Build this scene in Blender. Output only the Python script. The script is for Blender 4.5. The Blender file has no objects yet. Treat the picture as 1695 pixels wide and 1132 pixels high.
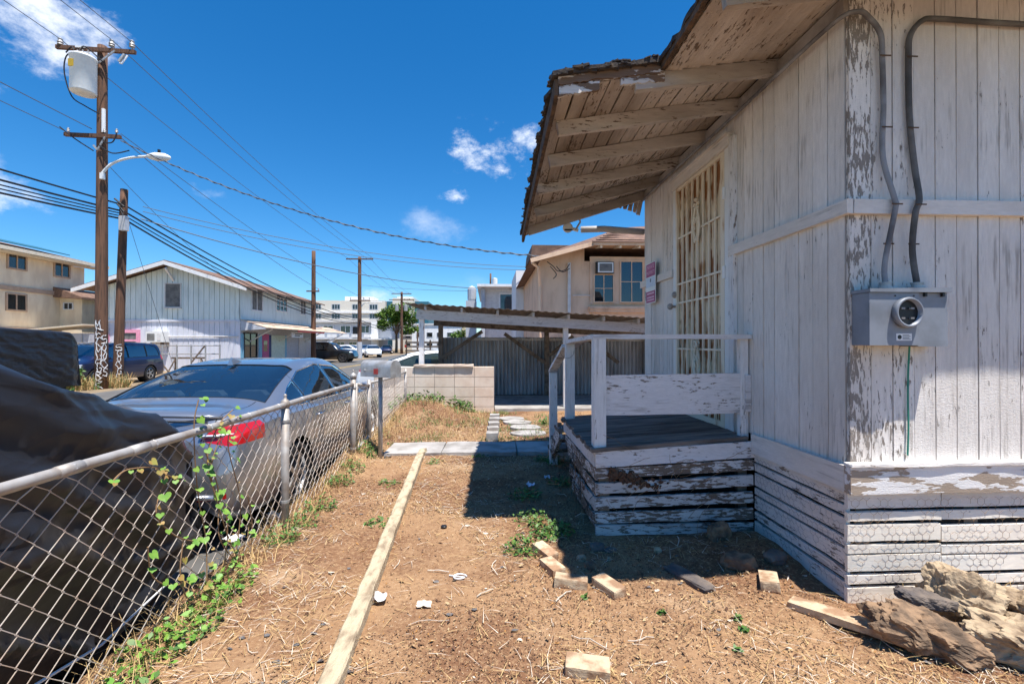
import bpy, bmesh, math, random
import numpy as np
from mathutils import Vector, Matrix, noise as mnoise
R = math.radians
random.seed(7); rng = np.random.default_rng(7)
scene = bpy.context.scene
col = scene.collection

# ---------------------------------------------------------------- camera
F, H = 753.0, 1.4
YAW = math.atan(39.5/753)
cd = bpy.data.cameras.new('camera'); cam = bpy.data.objects.new('camera', cd); col.objects.link(cam)
cd.sensor_width = 36; cd.lens = 36*F/1695; cd.clip_start = .05; cd.clip_end = 2000
cam.location = (0, 0, H); cam.rotation_euler = (R(90)+3/753, 0, -YAW)
scene.camera = cam
SY, CY = math.sin(YAW), math.cos(YAW)
def at(px, py, X=None, Y=None, z=None):
    u = (px-847.5)/F; v = (569-py)/F; d = (SY+u*CY, CY-u*SY, v)
    t = X/d[0] if X is not None else Y/d[1] if Y is not None else (z-H)/d[2]
    return Vector((d[0]*t, d[1]*t, H+d[2]*t))

# ---------------------------------------------------------------- light
TO_SUN = Vector((.60, -.80, 3.1)).normalized()
EL = math.asin(TO_SUN.z); AZ = math.atan2(TO_SUN.x, TO_SUN.y)
sd = bpy.data.lights.new('sun', 'SUN'); sd.energy = 5.0; sd.angle = R(.53); sd.color = (1, .95, .88)
sun = bpy.data.objects.new('sun', sd); col.objects.link(sun)
sun.rotation_euler = (-TO_SUN).to_track_quat('-Z', 'Y').to_euler(); sun.location = (4, -6, 20)
scene.view_settings.view_transform = 'Standard'; scene.view_settings.look = 'None'
scene.view_settings.exposure = .74; scene.view_settings.gamma = 1
scene.view_settings.use_curve_mapping = False
scene.cycles.max_bounces = 5; scene.cycles.diffuse_bounces = 3; scene.cycles.adaptive_threshold = .02; scene.cycles.transparent_max_bounces = 8; scene.cycles.use_denoising = True

w = bpy.data.worlds.new('World'); scene.world = w; w.use_nodes = True
wt = w.node_tree; wt.nodes.clear()
class NT:
    def __init__(s, tree): s.t = tree; s.n = tree.nodes; s.l = tree.links
    def node(s, typ, **kw):
        n = s.n.new(typ)
        for k, v in kw.items(): setattr(n, k, v)
        return n
    def put(s, sock, v):
        if isinstance(v, bpy.types.NodeSocket): s.l.new(v, sock)
        elif v is not None:
            if sock.type == 'RGBA' and len(v) == 3: v = (*v, 1)
            sock.default_value = v
    def m(s, op, a, b=None, c=None, clamp=False):
        n = s.node('ShaderNodeMath', operation=op); n.use_clamp = clamp
        for i, v in enumerate((a, b, c)):
            if v is not None: s.put(n.inputs[i], v)
        return n.outputs[0]
    def vm(s, op, a, b=None, out=0):
        n = s.node('ShaderNodeVectorMath', operation=op); s.put(n.inputs[0], a)
        if b is not None: s.put(n.inputs[1], b)
        return n.outputs[out]
    def noise(s, vec, scale, detail=3, rough=.55, out=0):
        n = s.node('ShaderNodeTexNoise'); s.put(n.inputs['Vector'], vec)
        n.inputs['Scale'].default_value = scale; n.inputs['Detail'].default_value = detail; n.inputs['Roughness'].default_value = rough
        return n.outputs[out]
    def step(s, x, lo, hi, a=0., b=1.):
        n = s.node('ShaderNodeMapRange', interpolation_type='SMOOTHSTEP')
        for k, v in (('Value', x), ('From Min', lo), ('From Max', hi), ('To Min', a), ('To Max', b)): s.put(n.inputs[k], v)
        return n.outputs[0]
    def mix(s, f, a, b, blend='MIX'):
        n = s.node('ShaderNodeMix', data_type='RGBA', blend_type=blend); s.put(n.inputs[0], f); s.put(n.inputs[6], a); s.put(n.inputs[7], b)
        return n.outputs[2]
W = NT(wt)
sky = W.node('ShaderNodeTexSky', sky_type='NISHITA'); sky.sun_disc = False; sky.sun_elevation = EL; sky.sun_rotation = AZ
sky.altitude = 10; sky.air_density = 1.0; sky.dust_density = .0; sky.ozone_density = 2.0
hs = W.node('ShaderNodeHueSaturation'); hs.inputs['Saturation'].default_value = 1.22; W.put(hs.inputs['Color'], W.mix(1., sky.outputs[0], (.76, .98, 1.17), 'MULTIPLY'))
dirv = W.node('ShaderNodeTexCoord').outputs['Generated']
def cloud(px, py, rx, ry, dens, scale=9., soft=.22):
    u = (px-847.5)/F; v = (569-py)/F
    c = Vector((SY+u*CY, CY-u*SY, v)).normalized()
    side = Vector((c.y, -c.x, 0)).normalized(); up = side.cross(c).normalized()
    dx = W.m('DIVIDE', W.vm('DOT_PRODUCT', dirv, tuple(side), 1), rx); dy = W.m('DIVIDE', W.vm('DOT_PRODUCT', dirv, tuple(up), 1), ry)
    r = W.m('SQRT', W.m('ADD', W.m('MULTIPLY', dx, dx), W.m('MULTIPLY', dy, dy)))
    r = W.m('ADD', r, W.m('MULTIPLY', W.m('SUBTRACT', W.noise(dirv, 1.1/rx**.7, 3, .6), .5), 1.5))
    front = W.m('GREATER_THAN', W.vm('DOT_PRODUCT', dirv, tuple(c), 1), 0.)
    mask = W.m('MULTIPLY', W.step(r, 1., .0), front)
    nz = W.noise(W.vm('MULTIPLY', dirv, (1, 1, 1.6)), scale*.8, 9, .68)
    v = W.m('SUBTRACT', W.m('ADD', W.m('MULTIPLY', nz, 2.3), W.m('MULTIPLY', mask, .66)), 1.46)
    return W.m('MULTIPLY', W.step(v, -.02, .20+soft*1.2, 0., dens), W.step(mask, 0., .30))
cl = None
for a in ((60, 52, .19, .12, .95, 7., .30), (825, 258, .165, .11, 1., 8., .26), (872, 222, .11, .09, .95, 9., .3), (752, 318, .045, .05, .8, 11., .3), (735, 375, .13, .06, .42, 7., .6),
          (360, 322, .075, .035, .5, 9., .5), (862, 412, .05, .03, .6, 12., .4),
          (1130, 105, .05, .06, .9, 14., .2), (640, 498, .12, .045, .7, 9., .5), (480, 500, .20, .04, .45, 9., .5), (780, 470, .2, .05, .22, 7., .7), (-350, 300, .3, .12, .9, 7., .3), (2100, 250, .3, .14, .9, 7., .3)):
    c = cloud(*a); cl = c if cl is None else W.m('MAXIMUM', cl, c)
shade = W.noise(dirv, 16, 4); ccol = W.mix(shade, (6.2, 6.9, 8.2), (10.2, 10.3, 10.5))
bg = W.node('ShaderNodeBackground'); W.put(bg.inputs[0], W.mix(cl, hs.outputs[0], ccol)); bg.inputs[1].default_value = .088
W.l.new(bg.outputs[0], W.node('ShaderNodeOutputWorld').inputs[0])

# ---------------------------------------------------------------- materials
MATS = {}
def newmat(name):
    m = bpy.data.materials.new(name); m.use_nodes = True; t = NT(m.node_tree)
    b = m.node_tree.nodes['Principled BSDF']; MATS[name] = m
    return m, t, b
def pos(t, sc=(1, 1, 1)):
    g = t.node('ShaderNodeNewGeometry').outputs['Position']
    return g if tuple(sc) == (1, 1, 1) else t.vm('MULTIPLY', g, tuple(sc))
def orand(t): return t.node('ShaderNodeObjectInfo').outputs['Random']
def bump(t, b, h, strength, dist=.01):
    n = t.node('ShaderNodeBump'); n.inputs['Strength'].default_value = strength; n.inputs['Distance'].default_value = dist
    t.put(n.inputs['Height'], h); t.l.new(n.outputs[0], b.inputs['Normal'])
def plain(name, c, rough=.7, metal=0., vary=.15, nscale=6., c2=None, bmp=0., bscale=60., spec=.4, stretch=(1, 1, 1), lo=.35, hi=.7, rnd=0.):
    m, t, b = newmat(name); p = pos(t, stretch)
    nz = t.noise(p, nscale, 4)
    if c2 is None: c2 = tuple(x*(1-vary) for x in c)
    o = t.mix(t.step(nz, lo, hi), c, c2)
    if rnd:
        k = t.m('ADD', t.m('MULTIPLY', orand(t), rnd), 1-rnd/2)
        cc = t.node('ShaderNodeCombineColor'); [t.put(cc.inputs[i], k) for i in range(3)]
        o = t.mix(1., o, cc.outputs[0], 'MULTIPLY')
    t.put(b.inputs['Base Color'], o); b.inputs['Roughness'].default_value = rough; b.inputs['Metallic'].default_value = metal
    b.inputs['Specular IOR Level'].default_value = spec
    if bmp: bump(t, b, t.noise(p, bscale, 5, .6), bmp)
    return m
def peel(name, amt, paint=(.84, .79, .735), wood=(.17, .14, .12), wood2=(.30, .26, .22), axis=2, fine=60., dirt=.35, dirtc=(.45, .38, .30), grad=None, big=3.2, bstr=.6, grime=.55):
    """old white paint flaking off weathered wood; amt shifts how much bare wood shows"""
    m, t, b = newmat(name); st = [1, 1, 1]; st[axis] = .22
    p = pos(t); ps = t.vm('MULTIPLY', p, tuple(st)); gs = [1, 1, 1]; gs[axis] = .06
    n1 = t.noise(ps, fine, 5, .65); n2 = t.noise(p, big, 3, .6); n3 = t.noise(ps, 8, 4, .6)
    s = t.m('ADD', t.m('ADD', t.m('MULTIPLY', n1, .62), t.m('MULTIPLY', n2, .28)), t.m('MULTIPLY', n3, .22))
    s = t.m('ADD', s, t.m('MULTIPLY', t.m('SUBTRACT', orand(t), .5), .07))
    thr = amt
    s = t.m('ADD', s, amt)
    if grad:
        ax, p0, v0, p1, v1 = grad
        sx = t.node('ShaderNodeSeparateXYZ'); t.l.new(p, sx.inputs[0])
        s = t.m('ADD', s, t.step(sx.outputs[ax], p0, p1, v0, v1))
    mask = t.step(s, .695, .715)
    grain = t.noise(t.vm('MULTIPLY', p, tuple(gs)), 130, 4, .6)
    wcol = t.mix(grain, wood, wood2)
    d = t.step(t.noise(ps, 2.1, 5, .65), .38, .75)
    pc = t.mix(t.m('MULTIPLY', d, dirt), paint, dirtc)
    pc = t.mix(t.m('MULTIPLY', t.step(n1, .30, .62), .25), pc, tuple(x*.60 for x in paint))
    mil = t.m('MULTIPLY', t.step(t.noise(t.vm('MULTIPLY', p, tuple(gs)), 48, 3, .6), .50, .68), t.step(t.noise(p, 2.3, 3, .6), .42, .66))
    pc = t.mix(t.m('MULTIPLY', mil, grime), pc, (.20, .165, .135))
    k = t.m('ADD', t.m('MULTIPLY', orand(t), .14), .9)
    cc = t.node('ShaderNodeCombineColor'); [t.put(cc.inputs[i], k) for i in range(3)]
    pc = t.mix(1., pc, cc.outputs[0], 'MULTIPLY')
    t.put(b.inputs['Base Color'], t.mix(mask, pc, wcol)); b.inputs['Roughness'].default_value = .75; b.inputs['Specular IOR Level'].default_value = .25
    h = t.m('ADD', t.m('ADD', t.m('MULTIPLY', mask, -.6), t.m('MULTIPLY', grain, .35)), t.m('MULTIPLY', n1, .5))
    h = t.m('ADD', h, t.m('MULTIPLY', t.noise(t.vm('MULTIPLY', p, (1, 1, 2.6)), 55, 4, .7), .8))
    bump(t, b, h, bstr, .006)
    return m
peel('wall_paint', .036, grad=(0, 1.95, .080, 2.34, .0), paint=(.86, .81, .755), wood=(.20, .17, .15), wood2=(.33, .29, .25), dirt=.55, dirtc=(.47, .40, .34))      # front wall: worst at the corner
peel('wall_paint_side', -.01, paint=(.86, .81, .755), dirt=.60, dirtc=(.46, .39, .32), big=1.6)
peel('trim_paint', .0, axis=0, dirt=.5); peel('trim_paint_y', -.02, axis=1, dirt=.5)
peel('sill_paint', .12, axis=0, paint=(.82, .80, .78), wood=(.28, .22, .17), wood2=(.45, .36, .28), fine=16.)
peel('skirt_paint', .0, axis=0, paint=(.95, .88, .77), dirt=.5, dirtc=(.76, .60, .40), grime=.25, bstr=.2); peel('skirt_paint_y', .07, axis=1, dirt=.5)
peel('slat_paint', .13, axis=0, paint=(.70, .69, .68), dirt=.6, dirtc=(.20, .14, .10), wood=(.10, .075, .06), wood2=(.24, .19, .15))
peel('slat_paint_y', .15, axis=1, paint=(.66, .64, .62), dirt=.7, dirtc=(.16, .11, .08), wood=(.09, .065, .05), wood2=(.22, .17, .13))
peel('post_paint', .02, axis=2, dirt=.2, paint=(.80, .79, .78)); peel('board_paint', .045, axis=0, dirt=.35, fine=75., big=7., paint=(.74, .72, .72))
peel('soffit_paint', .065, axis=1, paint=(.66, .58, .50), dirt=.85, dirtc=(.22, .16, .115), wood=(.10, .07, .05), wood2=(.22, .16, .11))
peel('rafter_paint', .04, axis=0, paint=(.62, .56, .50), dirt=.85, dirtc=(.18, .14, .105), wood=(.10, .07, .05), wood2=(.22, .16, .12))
peel('fascia_paint', .15, axis=0, paint=(.72, .68, .64), dirt=.5, wood=(.10, .06, .04), wood2=(.26, .17, .11), fine=18.)
peel('carport_paint', .03, axis=0, paint=(.62, .60, .58), dirt=.5, dirtc=(.35, .30, .25))
plain('deck_wood', (.21, .18, .155), .85, c2=(.075, .06, .05), nscale=9, stretch=(.25, 2, 1), bmp=.5, rnd=.5)
plain('rotten_wood', (.13, .08, .05), .95, c2=(.04, .028, .02), nscale=14, bmp=.8, bscale=40)
plain('pole_wood', (.17, .085, .05), .9, c2=(.07, .04, .028), nscale=5, stretch=(4, 4, .25), bmp=.6, bscale=22)
plain('old_wood', (.22, .17, .13), .9, c2=(.10, .075, .055), nscale=8, bmp=.4)
plain('tar_roof', (.035, .03, .03), .95, c2=(.09, .065, .045), nscale=22, bmp=.8, bscale=50)
plain('galv', (.46, .44, .42), .62, .45, c2=(.34, .29, .25), nscale=11, rnd=.1)
plain('galv_wire', (.60, .55, .50), .5, .35, c2=(.46, .36, .29), nscale=8)
plain('galv_dull', (.45, .45, .45), .55, .5, c2=(.33, .31, .29), nscale=14)
plain('meter_grey', (.23, .25, .29), .5, .1, c2=(.17, .185, .21), nscale=7)
plain('black_plastic', (.012, .012, .014), .45); plain('dark_gap', (.012, .010, .009), .95)
plain('cable_grey', (.30, .30, .31), .7, c2=(.12, .11, .11), nscale=5); plain('cable_dark', (.07, .065, .06), .7, c2=(.16, .15, .14), nscale=6)
plain('wire_black', (.012, .012, .014), .6); plain('wire_grey', (.10, .11, .13), .6)
plain('white_paint', (.78, .78, .78), .6, vary=.1); plain('white_metal', (.80, .80, .78), .4, vary=.08)
plain('green_wire', (.03, .25, .18), .6)
plain('concrete', (.40, .38, .36), .9, c2=(.25, .23, .21), nscale=4, bmp=.3, rnd=.2)
plain('block', (.80, .66, .54), .9, c2=(.70, .54, .42), nscale=5, bmp=.3, bscale=90, rnd=.12)
plain('mortar', (.42, .35, .29), .95)
plain('brick_tan', (.54, .42, .28), .92, c2=(.32, .19, .11), nscale=11, bmp=.5, bscale=70, rnd=.25, lo=.4, hi=.62)
plain('timber_pale', (.52, .43, .29), .9, c2=(.27, .20, .13), nscale=13, stretch=(1.5, .6, 1), bmp=.9, bscale=60, lo=.42, hi=.72)
plain('asphalt', (.13, .125, .12), .9, c2=(.09, .088, .085), nscale=.9, bmp=.3, bscale=60)
plain('road_yellow', (.55, .36, .06), .8, c2=(.35, .26, .12), nscale=9)
plain('dirt_far', (.30, .22, .14), .95, c2=(.20, .15, .09), nscale=1.2, bmp=.3)
plain('leaf_green', (.055, .13, .02), .55, c2=(.10, .20, .03), nscale=14, spec=.5); plain('weed_green', (.05, .12, .025), .6, c2=(.10, .17, .03), nscale=18)
plain('vine_leaf', (.11, .25, .035), .5, c2=(.20, .33, .05), nscale=22); plain('vine_stem', (.28, .17, .09), .8)
plain('tree_leaf', (.07, .15, .015), .55, c2=(.14, .20, .03), nscale=.9, spec=.4); plain('tree_bark', (.14, .10, .07), .9, bmp=.5)
plain('tyre', (.018, .018, .019), .85, bmp=.3); plain('rim', (.55, .56, .58), .3, .9); plain('rim_dark', (.16, .15, .15), .4, .7)
plain('rust_panel', (.62, .52, .36), .6, c2=(.55, .44, .30), nscale=3)
plain('red_paint', (.45, .04, .03), .5); plain('pink_paint', (.85, .36, .50), .6)
def glass(name, tint=(.05, .08, .10), refl=.5, trans=.35):
    m, t, b = newmat(name); n = m.node_tree.nodes; n.remove(b)
    gl = t.node('ShaderNodeBsdfGlossy'); gl.inputs['Roughness'].default_value = .02; t.put(gl.inputs[0], (.9, .95, 1.))
    tr = t.node('ShaderNodeBsdfTransparent'); t.put(tr.inputs[0], tuple(x**.5 for x in tint)); df = t.node('ShaderNodeBsdfDiffuse'); t.put(df.inputs[0], tuple(x*.25 for x in tint))
    m1 = t.node('ShaderNodeMixShader'); m1.inputs[0].default_value = 1-trans; t.l.new(tr.outputs[0], m1.inputs[1]); t.l.new(df.outputs[0], m1.inputs[2])
    lw = t.node('ShaderNodeLayerWeight'); lw.inputs[0].default_value = refl
    m2 = t.node('ShaderNodeMixShader'); t.l.new(t.m('ADD', t.m('MULTIPLY', lw.outputs['Fresnel'], .9), .04, clamp=True), m2.inputs[0]); t.l.new(m1.outputs[0], m2.inputs[1]); t.l.new(gl.outputs[0], m2.inputs[2])
    t.l.new(m2.outputs[0], n['Material Output'].inputs[0]); return m
glass('car_glass', (.10, .17, .24), .62, .75); glass('window_glass', (.06, .07, .08), .35, .12); glass('white_car_glass', (.20, .30, .28), .2, .5)
def paint(name, c, rough=.25, metal=0., coat=1.):
    m, t, b = newmat(name); t.put(b.inputs['Base Color'], c); b.inputs['Roughness'].default_value = rough; b.inputs['Metallic'].default_value = metal
    b.inputs['Coat Weight'].default_value = coat; b.inputs['Coat Roughness'].default_value = .04; return m
paint('silver', (.36, .375, .41), .30, .75); paint('car_white', (.82, .82, .82), .3); paint('car_blue', (.008, .014, .055), .3, .2); paint('car_black', (.006, .006, .008), .3)
paint('tail_red', (.42, .008, .008), .15); paint('chrome', (.75, .76, .78), .12, 1., 0.); paint('lamp_clear', (.7, .72, .74), .1, .3)
def tarp(name, c, c2):
    m, t, b = newmat(name); p = pos(t); t.put(b.inputs['Base Color'], t.mix(t.noise(p, 3.5, 5, .6), c, c2)); b.inputs['Roughness'].default_value = .42; b.inputs['Specular IOR Level'].default_value = .5
    wv = t.vm('ADD', t.vm('MULTIPLY', p, (2.2, .55, 2.6)), t.vm('MULTIPLY', t.noise(p, 1.3, 2, .5, 1), (.9, .9, .9))); vo = t.node('ShaderNodeTexVoronoi'); t.put(vo.inputs['Vector'], wv); vo.inputs['Scale'].default_value = 1.7; vo2 = t.node('ShaderNodeTexVoronoi'); t.put(vo2.inputs['Vector'], t.vm('MULTIPLY', wv, (1.2, 1.6, 1.))); vo2.inputs['Scale'].default_value = 4.5
    bump(t, b, t.m('ADD', vo.outputs['Distance'], t.m('MULTIPLY', vo2.outputs['Distance'], .3)), .5, .055); return m
tarp('tarp_grey', (.012, .0128, .017), (.021, .022, .028)); tarp('tarp_black', (.008, .008, .010), (.016, .016, .019))
def ground_mat():
    m, t, b = newmat('yard_soil'); p = pos(t)
    a = t.noise(p, 1.3, 5, .6); f = t.noise(p, 38, 5, .7); v = t.noise(p, 110, 3, .6)
    c = t.mix(t.step(t.noise(p, .85, 5, .6), .38, .62), (.31, .185, .10), (.165, .082, .045)); c = t.mix(t.step(a, .54, .72), c, (.38, .25, .15))
    c = t.mix(t.m('MULTIPLY', t.step(f, .48, .68), .7), c, (.40, .26, .145)); c = t.mix(t.step(f, .44, .30), c, (.08, .045, .028)); c = t.mix(t.step(v, .64, .72), c, (.60, .49, .36))
    t.put(b.inputs['Base Color'], c); b.inputs['Roughness'].default_value = .95; b.inputs['Specular IOR Level'].default_value = .1
    bump(t, b, t.m('ADD', f, t.m('MULTIPLY', v, .6)), .8, .007); return m
ground_mat()
for n_, c_ in (('litter_tan', (.36, .205, .10)), ('litter_straw', (.54, .37, .20)), ('litter_brown', (.12, .058, .032)), ('litter_pale', (.72, .62, .50)), ('litter_orange', (.42, .20, .055))): plain(n_, c_, .85, vary=.35, nscale=30)
plain('dry_grass', (.56, .39, .18), .8, c2=(.40, .26, .11), nscale=20); plain('chip_grey', (.16, .15, .15), .9, c2=(.09, .085, .085), nscale=15)
plain('rock', (.29, .185, .11), .95, c2=(.11, .075, .05), nscale=9, bmp=1., bscale=40, lo=.40, hi=.62); plain('rock_pale', (.43, .325, .21), .95, c2=(.20, .14, .09), nscale=11, bmp=1., bscale=38, lo=.42, hi=.68); plain('rock_dark', (.10, .085, .08), .95, c2=(.22, .17, .13), nscale=9, bmp=.8, bscale=30)

# ---------------------------------------------------------------- mesh helpers
class MB:
    def __init__(s): s.v = []; s.f = []; s.mi = []
    def add(s, vs, fs, mi=0):
        o = len(s.v); s.v += [tuple(q) for q in vs]; s.f += [tuple(o+i for i in f) for f in fs]; s.mi += [mi]*len(fs); return s
    def box(s, a, b, mi=0):
        (x0, y0, z0), (x1, y1, z1) = a, b
        return s.add([(x0, y0, z0), (x1, y0, z0), (x1, y1, z0), (x0, y1, z0), (x0, y0, z1), (x1, y0, z1), (x1, y1, z1), (x0, y1, z1)],
                     [(3, 2, 1, 0), (4, 5, 6, 7), (0, 1, 5, 4), (1, 2, 6, 5), (2, 3, 7, 6), (3, 0, 4, 7)], mi)
    def beam(s, p, q, wd, ht, up=(0, 0, 1), seg=1, jit=0., mi=0, taper=1.):
        """bar from p to q, wd across, ht along `up`; seg/jit make worn, uneven edges"""
        p, q = Vector(p), Vector(q); d = (q-p); L = d.length; d.normalize(); up = Vector(up); up = (up-d*up.dot(d)).normalized(); sd_ = d.cross(up)
        vs, fs = [], []
        for i in range(seg+1):
            c = p+d*L*i/seg; k = 1+(taper-1)*i/seg
            for a, b in ((-1, -1), (1, -1), (1, 1), (-1, 1)):
                j = Vector((random.uniform(-jit, jit), random.uniform(-jit, jit), random.uniform(-jit, jit))) if jit else Vector()
                vs.append(c+sd_*a*wd/2*k+up*b*ht/2*k+j)
        for i in range(seg):
            for j in range(4): fs.append((i*4+j, i*4+(j+1) % 4, i*4+4+(j+1) % 4, i*4+4+j))
        fs += [(3, 2, 1, 0), (seg*4, seg*4+1, seg*4+2, seg*4+3)]
        return s.add(vs, fs, mi)
    def tube(s, pts, r, n=6, mi=0, cap=True):
        pts = [Vector(q) for q in pts]; rs = r if isinstance(r, (list, tuple)) else [r]*len(pts); vs, fs = [], []; prev = None
        for i, c in enumerate(pts):
            d = (pts[min(i+1, len(pts)-1)]-pts[max(i-1, 0)]).normalized()
            if prev is None: a = d.orthogonal().normalized()
            else: a = (prev-d*prev.dot(d)); a = a.normalized() if a.length > 1e-6 else d.orthogonal().normalized()
            prev = a; b = d.cross(a)
            for k in range(n): th = 2*math.pi*k/n; vs.append(c+(a*math.cos(th)+b*math.sin(th))*rs[i])
        for i in range(len(pts)-1):
            for k in range(n): fs.append((i*n+k, i*n+(k+1) % n, i*n+n+(k+1) % n, i*n+n+k))
        if cap: fs += [tuple(range(n-1, -1, -1)), tuple((len(pts)-1)*n+k for k in range(n))]
        return s.add(vs, fs, mi)
    def prism(s, poly, axis, a, b, mi=0):
        """2-D polygon swept along axis from a to b; poly is in the two remaining axes in order"""
        n = len(poly); vs = []
        for t in (a, b):
            for (u, v) in poly: vs.append({0: (t, u, v), 1: (u, t, v), 2: (u, v, t)}[axis])
        return s.add(vs, [tuple(range(n))[::-1], tuple(range(n, 2*n))]+[(i, (i+1) % n, n+(i+1) % n, n+i) for i in range(n)], mi)
    def lathe(s, prof, c, axis=(0, 0, 1), n=20, mi=0):
        ax = Vector(axis).normalized(); a = ax.orthogonal().normalized(); b = ax.cross(a); c = Vector(c); vs, fs = [], []
        for (r, h) in prof:
            for k in range(n): th = 2*math.pi*k/n; vs.append(c+ax*h+(a*math.cos(th)+b*math.sin(th))*r)
        for i in range(len(prof)-1):
            for k in range(n): fs.append((i*n+k, i*n+(k+1) % n, i*n+n+(k+1) % n, i*n+n+k))
        if prof[0][0] > 1e-4: fs.append(tuple(range(n-1, -1, -1)))
        if prof[-1][0] > 1e-4: fs.append(tuple((len(prof)-1)*n+k for k in range(n)))
        return s.add(vs, fs, mi)
    def mesh(s, name='m', mats=(), smooth=False, fixn=True):
        me = bpy.data.meshes.new(name); me.from_pydata(s.v, [], s.f)
        for m_ in mats: me.materials.append(MATS[m_])
        if len(mats) > 1: me.polygons.foreach_set('material_index', s.mi)
        if fixn and len(s.f) < 60000:
            b = bmesh.new(); b.from_mesh(me); bmesh.ops.recalc_face_normals(b, faces=b.faces); b.to_mesh(me); b.free()
        if smooth: me.polygons.foreach_set('use_smooth', [True]*len(me.polygons))
        me.update(); return me
def tag(o, label=None, cat=None, group=None, kind=None):
    for k, v in (('label', label), ('category', cat), ('group', group), ('kind', kind)):
        if v: o[k] = v
    return o
def obj(name, me, parent=None, loc=None, rot=None):
    o = bpy.data.objects.new(name, me); col.objects.link(o)
    if parent: o.parent = parent
    if loc is not None: o.location = loc
    if rot is not None: o.rotation_euler = rot
    return o
def B(name, mb, mat, parent=None, smooth=False, kind=None, loc=None, rot=None):
    o = obj(name, mb.mesh(name, mat if isinstance(mat, (list, tuple)) else (mat,), smooth), parent, loc, rot)
    if kind: o['kind'] = kind
    return o
def T(name, label, cat, loc=(0, 0, 0), rz=0., group=None):
    o = obj(name, None, None, loc, (0, 0, rz)); return tag(o, label, cat, group)
def copy_tree(o, parent=None):
    c = o.copy(); col.objects.link(c); c.parent = parent
    for ch in list(o.children): copy_tree(ch, c)
    return c
def nz3(x, y, z, s=1.): return mnoise.noise(Vector((x*s, y*s, z*s)))
def lump(name, mat, size, loc, rot=(0, 0, 0), sub=3, amp=.22, fr=2.2, seed=0., boxy=0., parent=None):
    b = bmesh.new(); bmesh.ops.create_icosphere(b, subdivisions=sub, radius=1.)
    for v in b.verts:
        p = v.co.copy(); gm = (size[0]*size[1]*size[2])**(1/3); pn = Vector((p.x*size[0], p.y*size[1], p.z*size[2]))/gm
        if boxy: mx = max(abs(p.x), abs(p.y), abs(p.z)); p = p.lerp(p/mx, boxy)
        k = 1+amp*mnoise.fractal(pn*fr+Vector((seed, seed*.7, -seed)), 1., 2., 4)
        vd = mnoise.voronoi(pn*fr*.95+Vector((seed*3, seed, 2)))[0]; k += amp*.9*(vd[1]-vd[0]-.25)*-.8
        ridg = -abs(mnoise.noise(pn*fr*1.7+Vector((seed*2, 3, 1))))*amp*.5+.05*amp/.3*mnoise.noise(pn*fr*6)+.03*amp/.3*mnoise.noise(pn*fr*14)
        v.co = Vector((p.x*size[0], p.y*size[1], p.z*size[2]))*(k+ridg)
    me = bpy.data.meshes.new(name); b.to_mesh(me); b.free(); me.materials.append(MATS[mat])
    return obj(name, me, parent, loc, rot)
# ---------------------------------------------------------------- setting: ground, road, walk
def sm(x): x = min(1., max(0., x)); return x*x*(3-2*x)
def gz(x, y, fine=True):
    z = .35*math.exp(-((x+1.25)/.75)**2-((y-8.5)/.75)**2)*sm((y-6.4)/.5)
    z += .13*sm((y-4.4)/1.2)*sm((-1.28-x)/.25)*sm((8.5-y)/1.)
    z += .02*nz3(x, y, 0, 1.1)*sm((9.-y)/.6)
    z += .07*math.exp(-((x-1.75)/.45)**2-((y-3.0)/.35)**2)
    if 5.66 < y < 6.45: z = min(z, .01) if x > -1.32 else z
    if y > 9.3 and x > -1.9: z = min(z, .0)
    if fine: z += .012*nz3(x, y, 3, 6.)+.006*nz3(x, y, 5, 17.)
    return z
mb = MB(); S_ = 900
mb.add([(-S_, -60, -.23), (S_, -60, -.23), (S_, S_, -.23), (-S_, S_, -.23)], [(0, 1, 2, 3)])
tag(B('ground', mb, 'dirt_far'), kind='structure')
mb = MB(); mb.add([(-12.9, -60, -.215), (-1.0, -60, -.215), (-1.0, 300, -.215), (-12.9, 300, -.215)], [(0, 1, 2, 3)]); tag(B('road', mb, 'asphalt'), kind='structure')
mb = MB()
for dx in (-.12, .12): mb.add([(-9.85+dx-.05, -20, -.210), (-9.85+dx+.05, -20, -.210), (-9.85+dx+.05, 200, -.210), (-9.85+dx-.05, 200, -.210)], [(0, 1, 2, 3)])
tag(B('road_line', mb, 'road_yellow'), kind='structure')
# yard: one sheet with a skirt down to the road on the street side
xs = np.concatenate([np.arange(-1.70, 2.6, .045), np.arange(2.6, 9.1, .25)]); ys = np.concatenate([np.arange(-1.6, 7.0, .05), np.arange(7.0, 9.6, .07), np.arange(9.6, 30, .6)])
mb = MB(); nx, ny = len(xs), len(ys)
mb.v = [(x, y, gz(x, y)) for y in ys for x in xs]; mb.f = [(j*nx+i, j*nx+i+1, j*nx+nx+i+1, j*nx+nx+i) for j in range(ny-1) for i in range(nx-1)]; mb.mi = [0]*len(mb.f)
o0 = len(mb.v); mb.v += [(-1.78, y, -.26) for y in ys]; mb.f += [(o0+j, j*nx, j*nx+nx, o0+j+1) for j in range(ny-1)]; mb.mi += [0]*(ny-1)
tag(B('yard_ground', mb, 'yard_soil', smooth=True), kind='structure')
walk = T('concrete_walk', 'cracked concrete walk crossing the yard from the gate to the porch steps', 'path')
walk['kind'] = 'structure'
xw = -1.30
for i, L_ in enumerate((.72, .95, .80, .9)):
    m_ = MB().beam((xw+.006, 6.05, .005+random.uniform(-.004, .004)), (xw+L_-.006, 6.03, .005), .62, .07, seg=5, jit=.006); B('slab', m_, 'concrete', walk); xw += L_
cs = T('carport_slab', 'stained concrete floor slab under the carport', 'floor'); cs['kind'] = 'structure'
B('slab', MB().box((.14, 9.42, -.1), (5.5, 12.0, .055)), 'concrete', cs)

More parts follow.
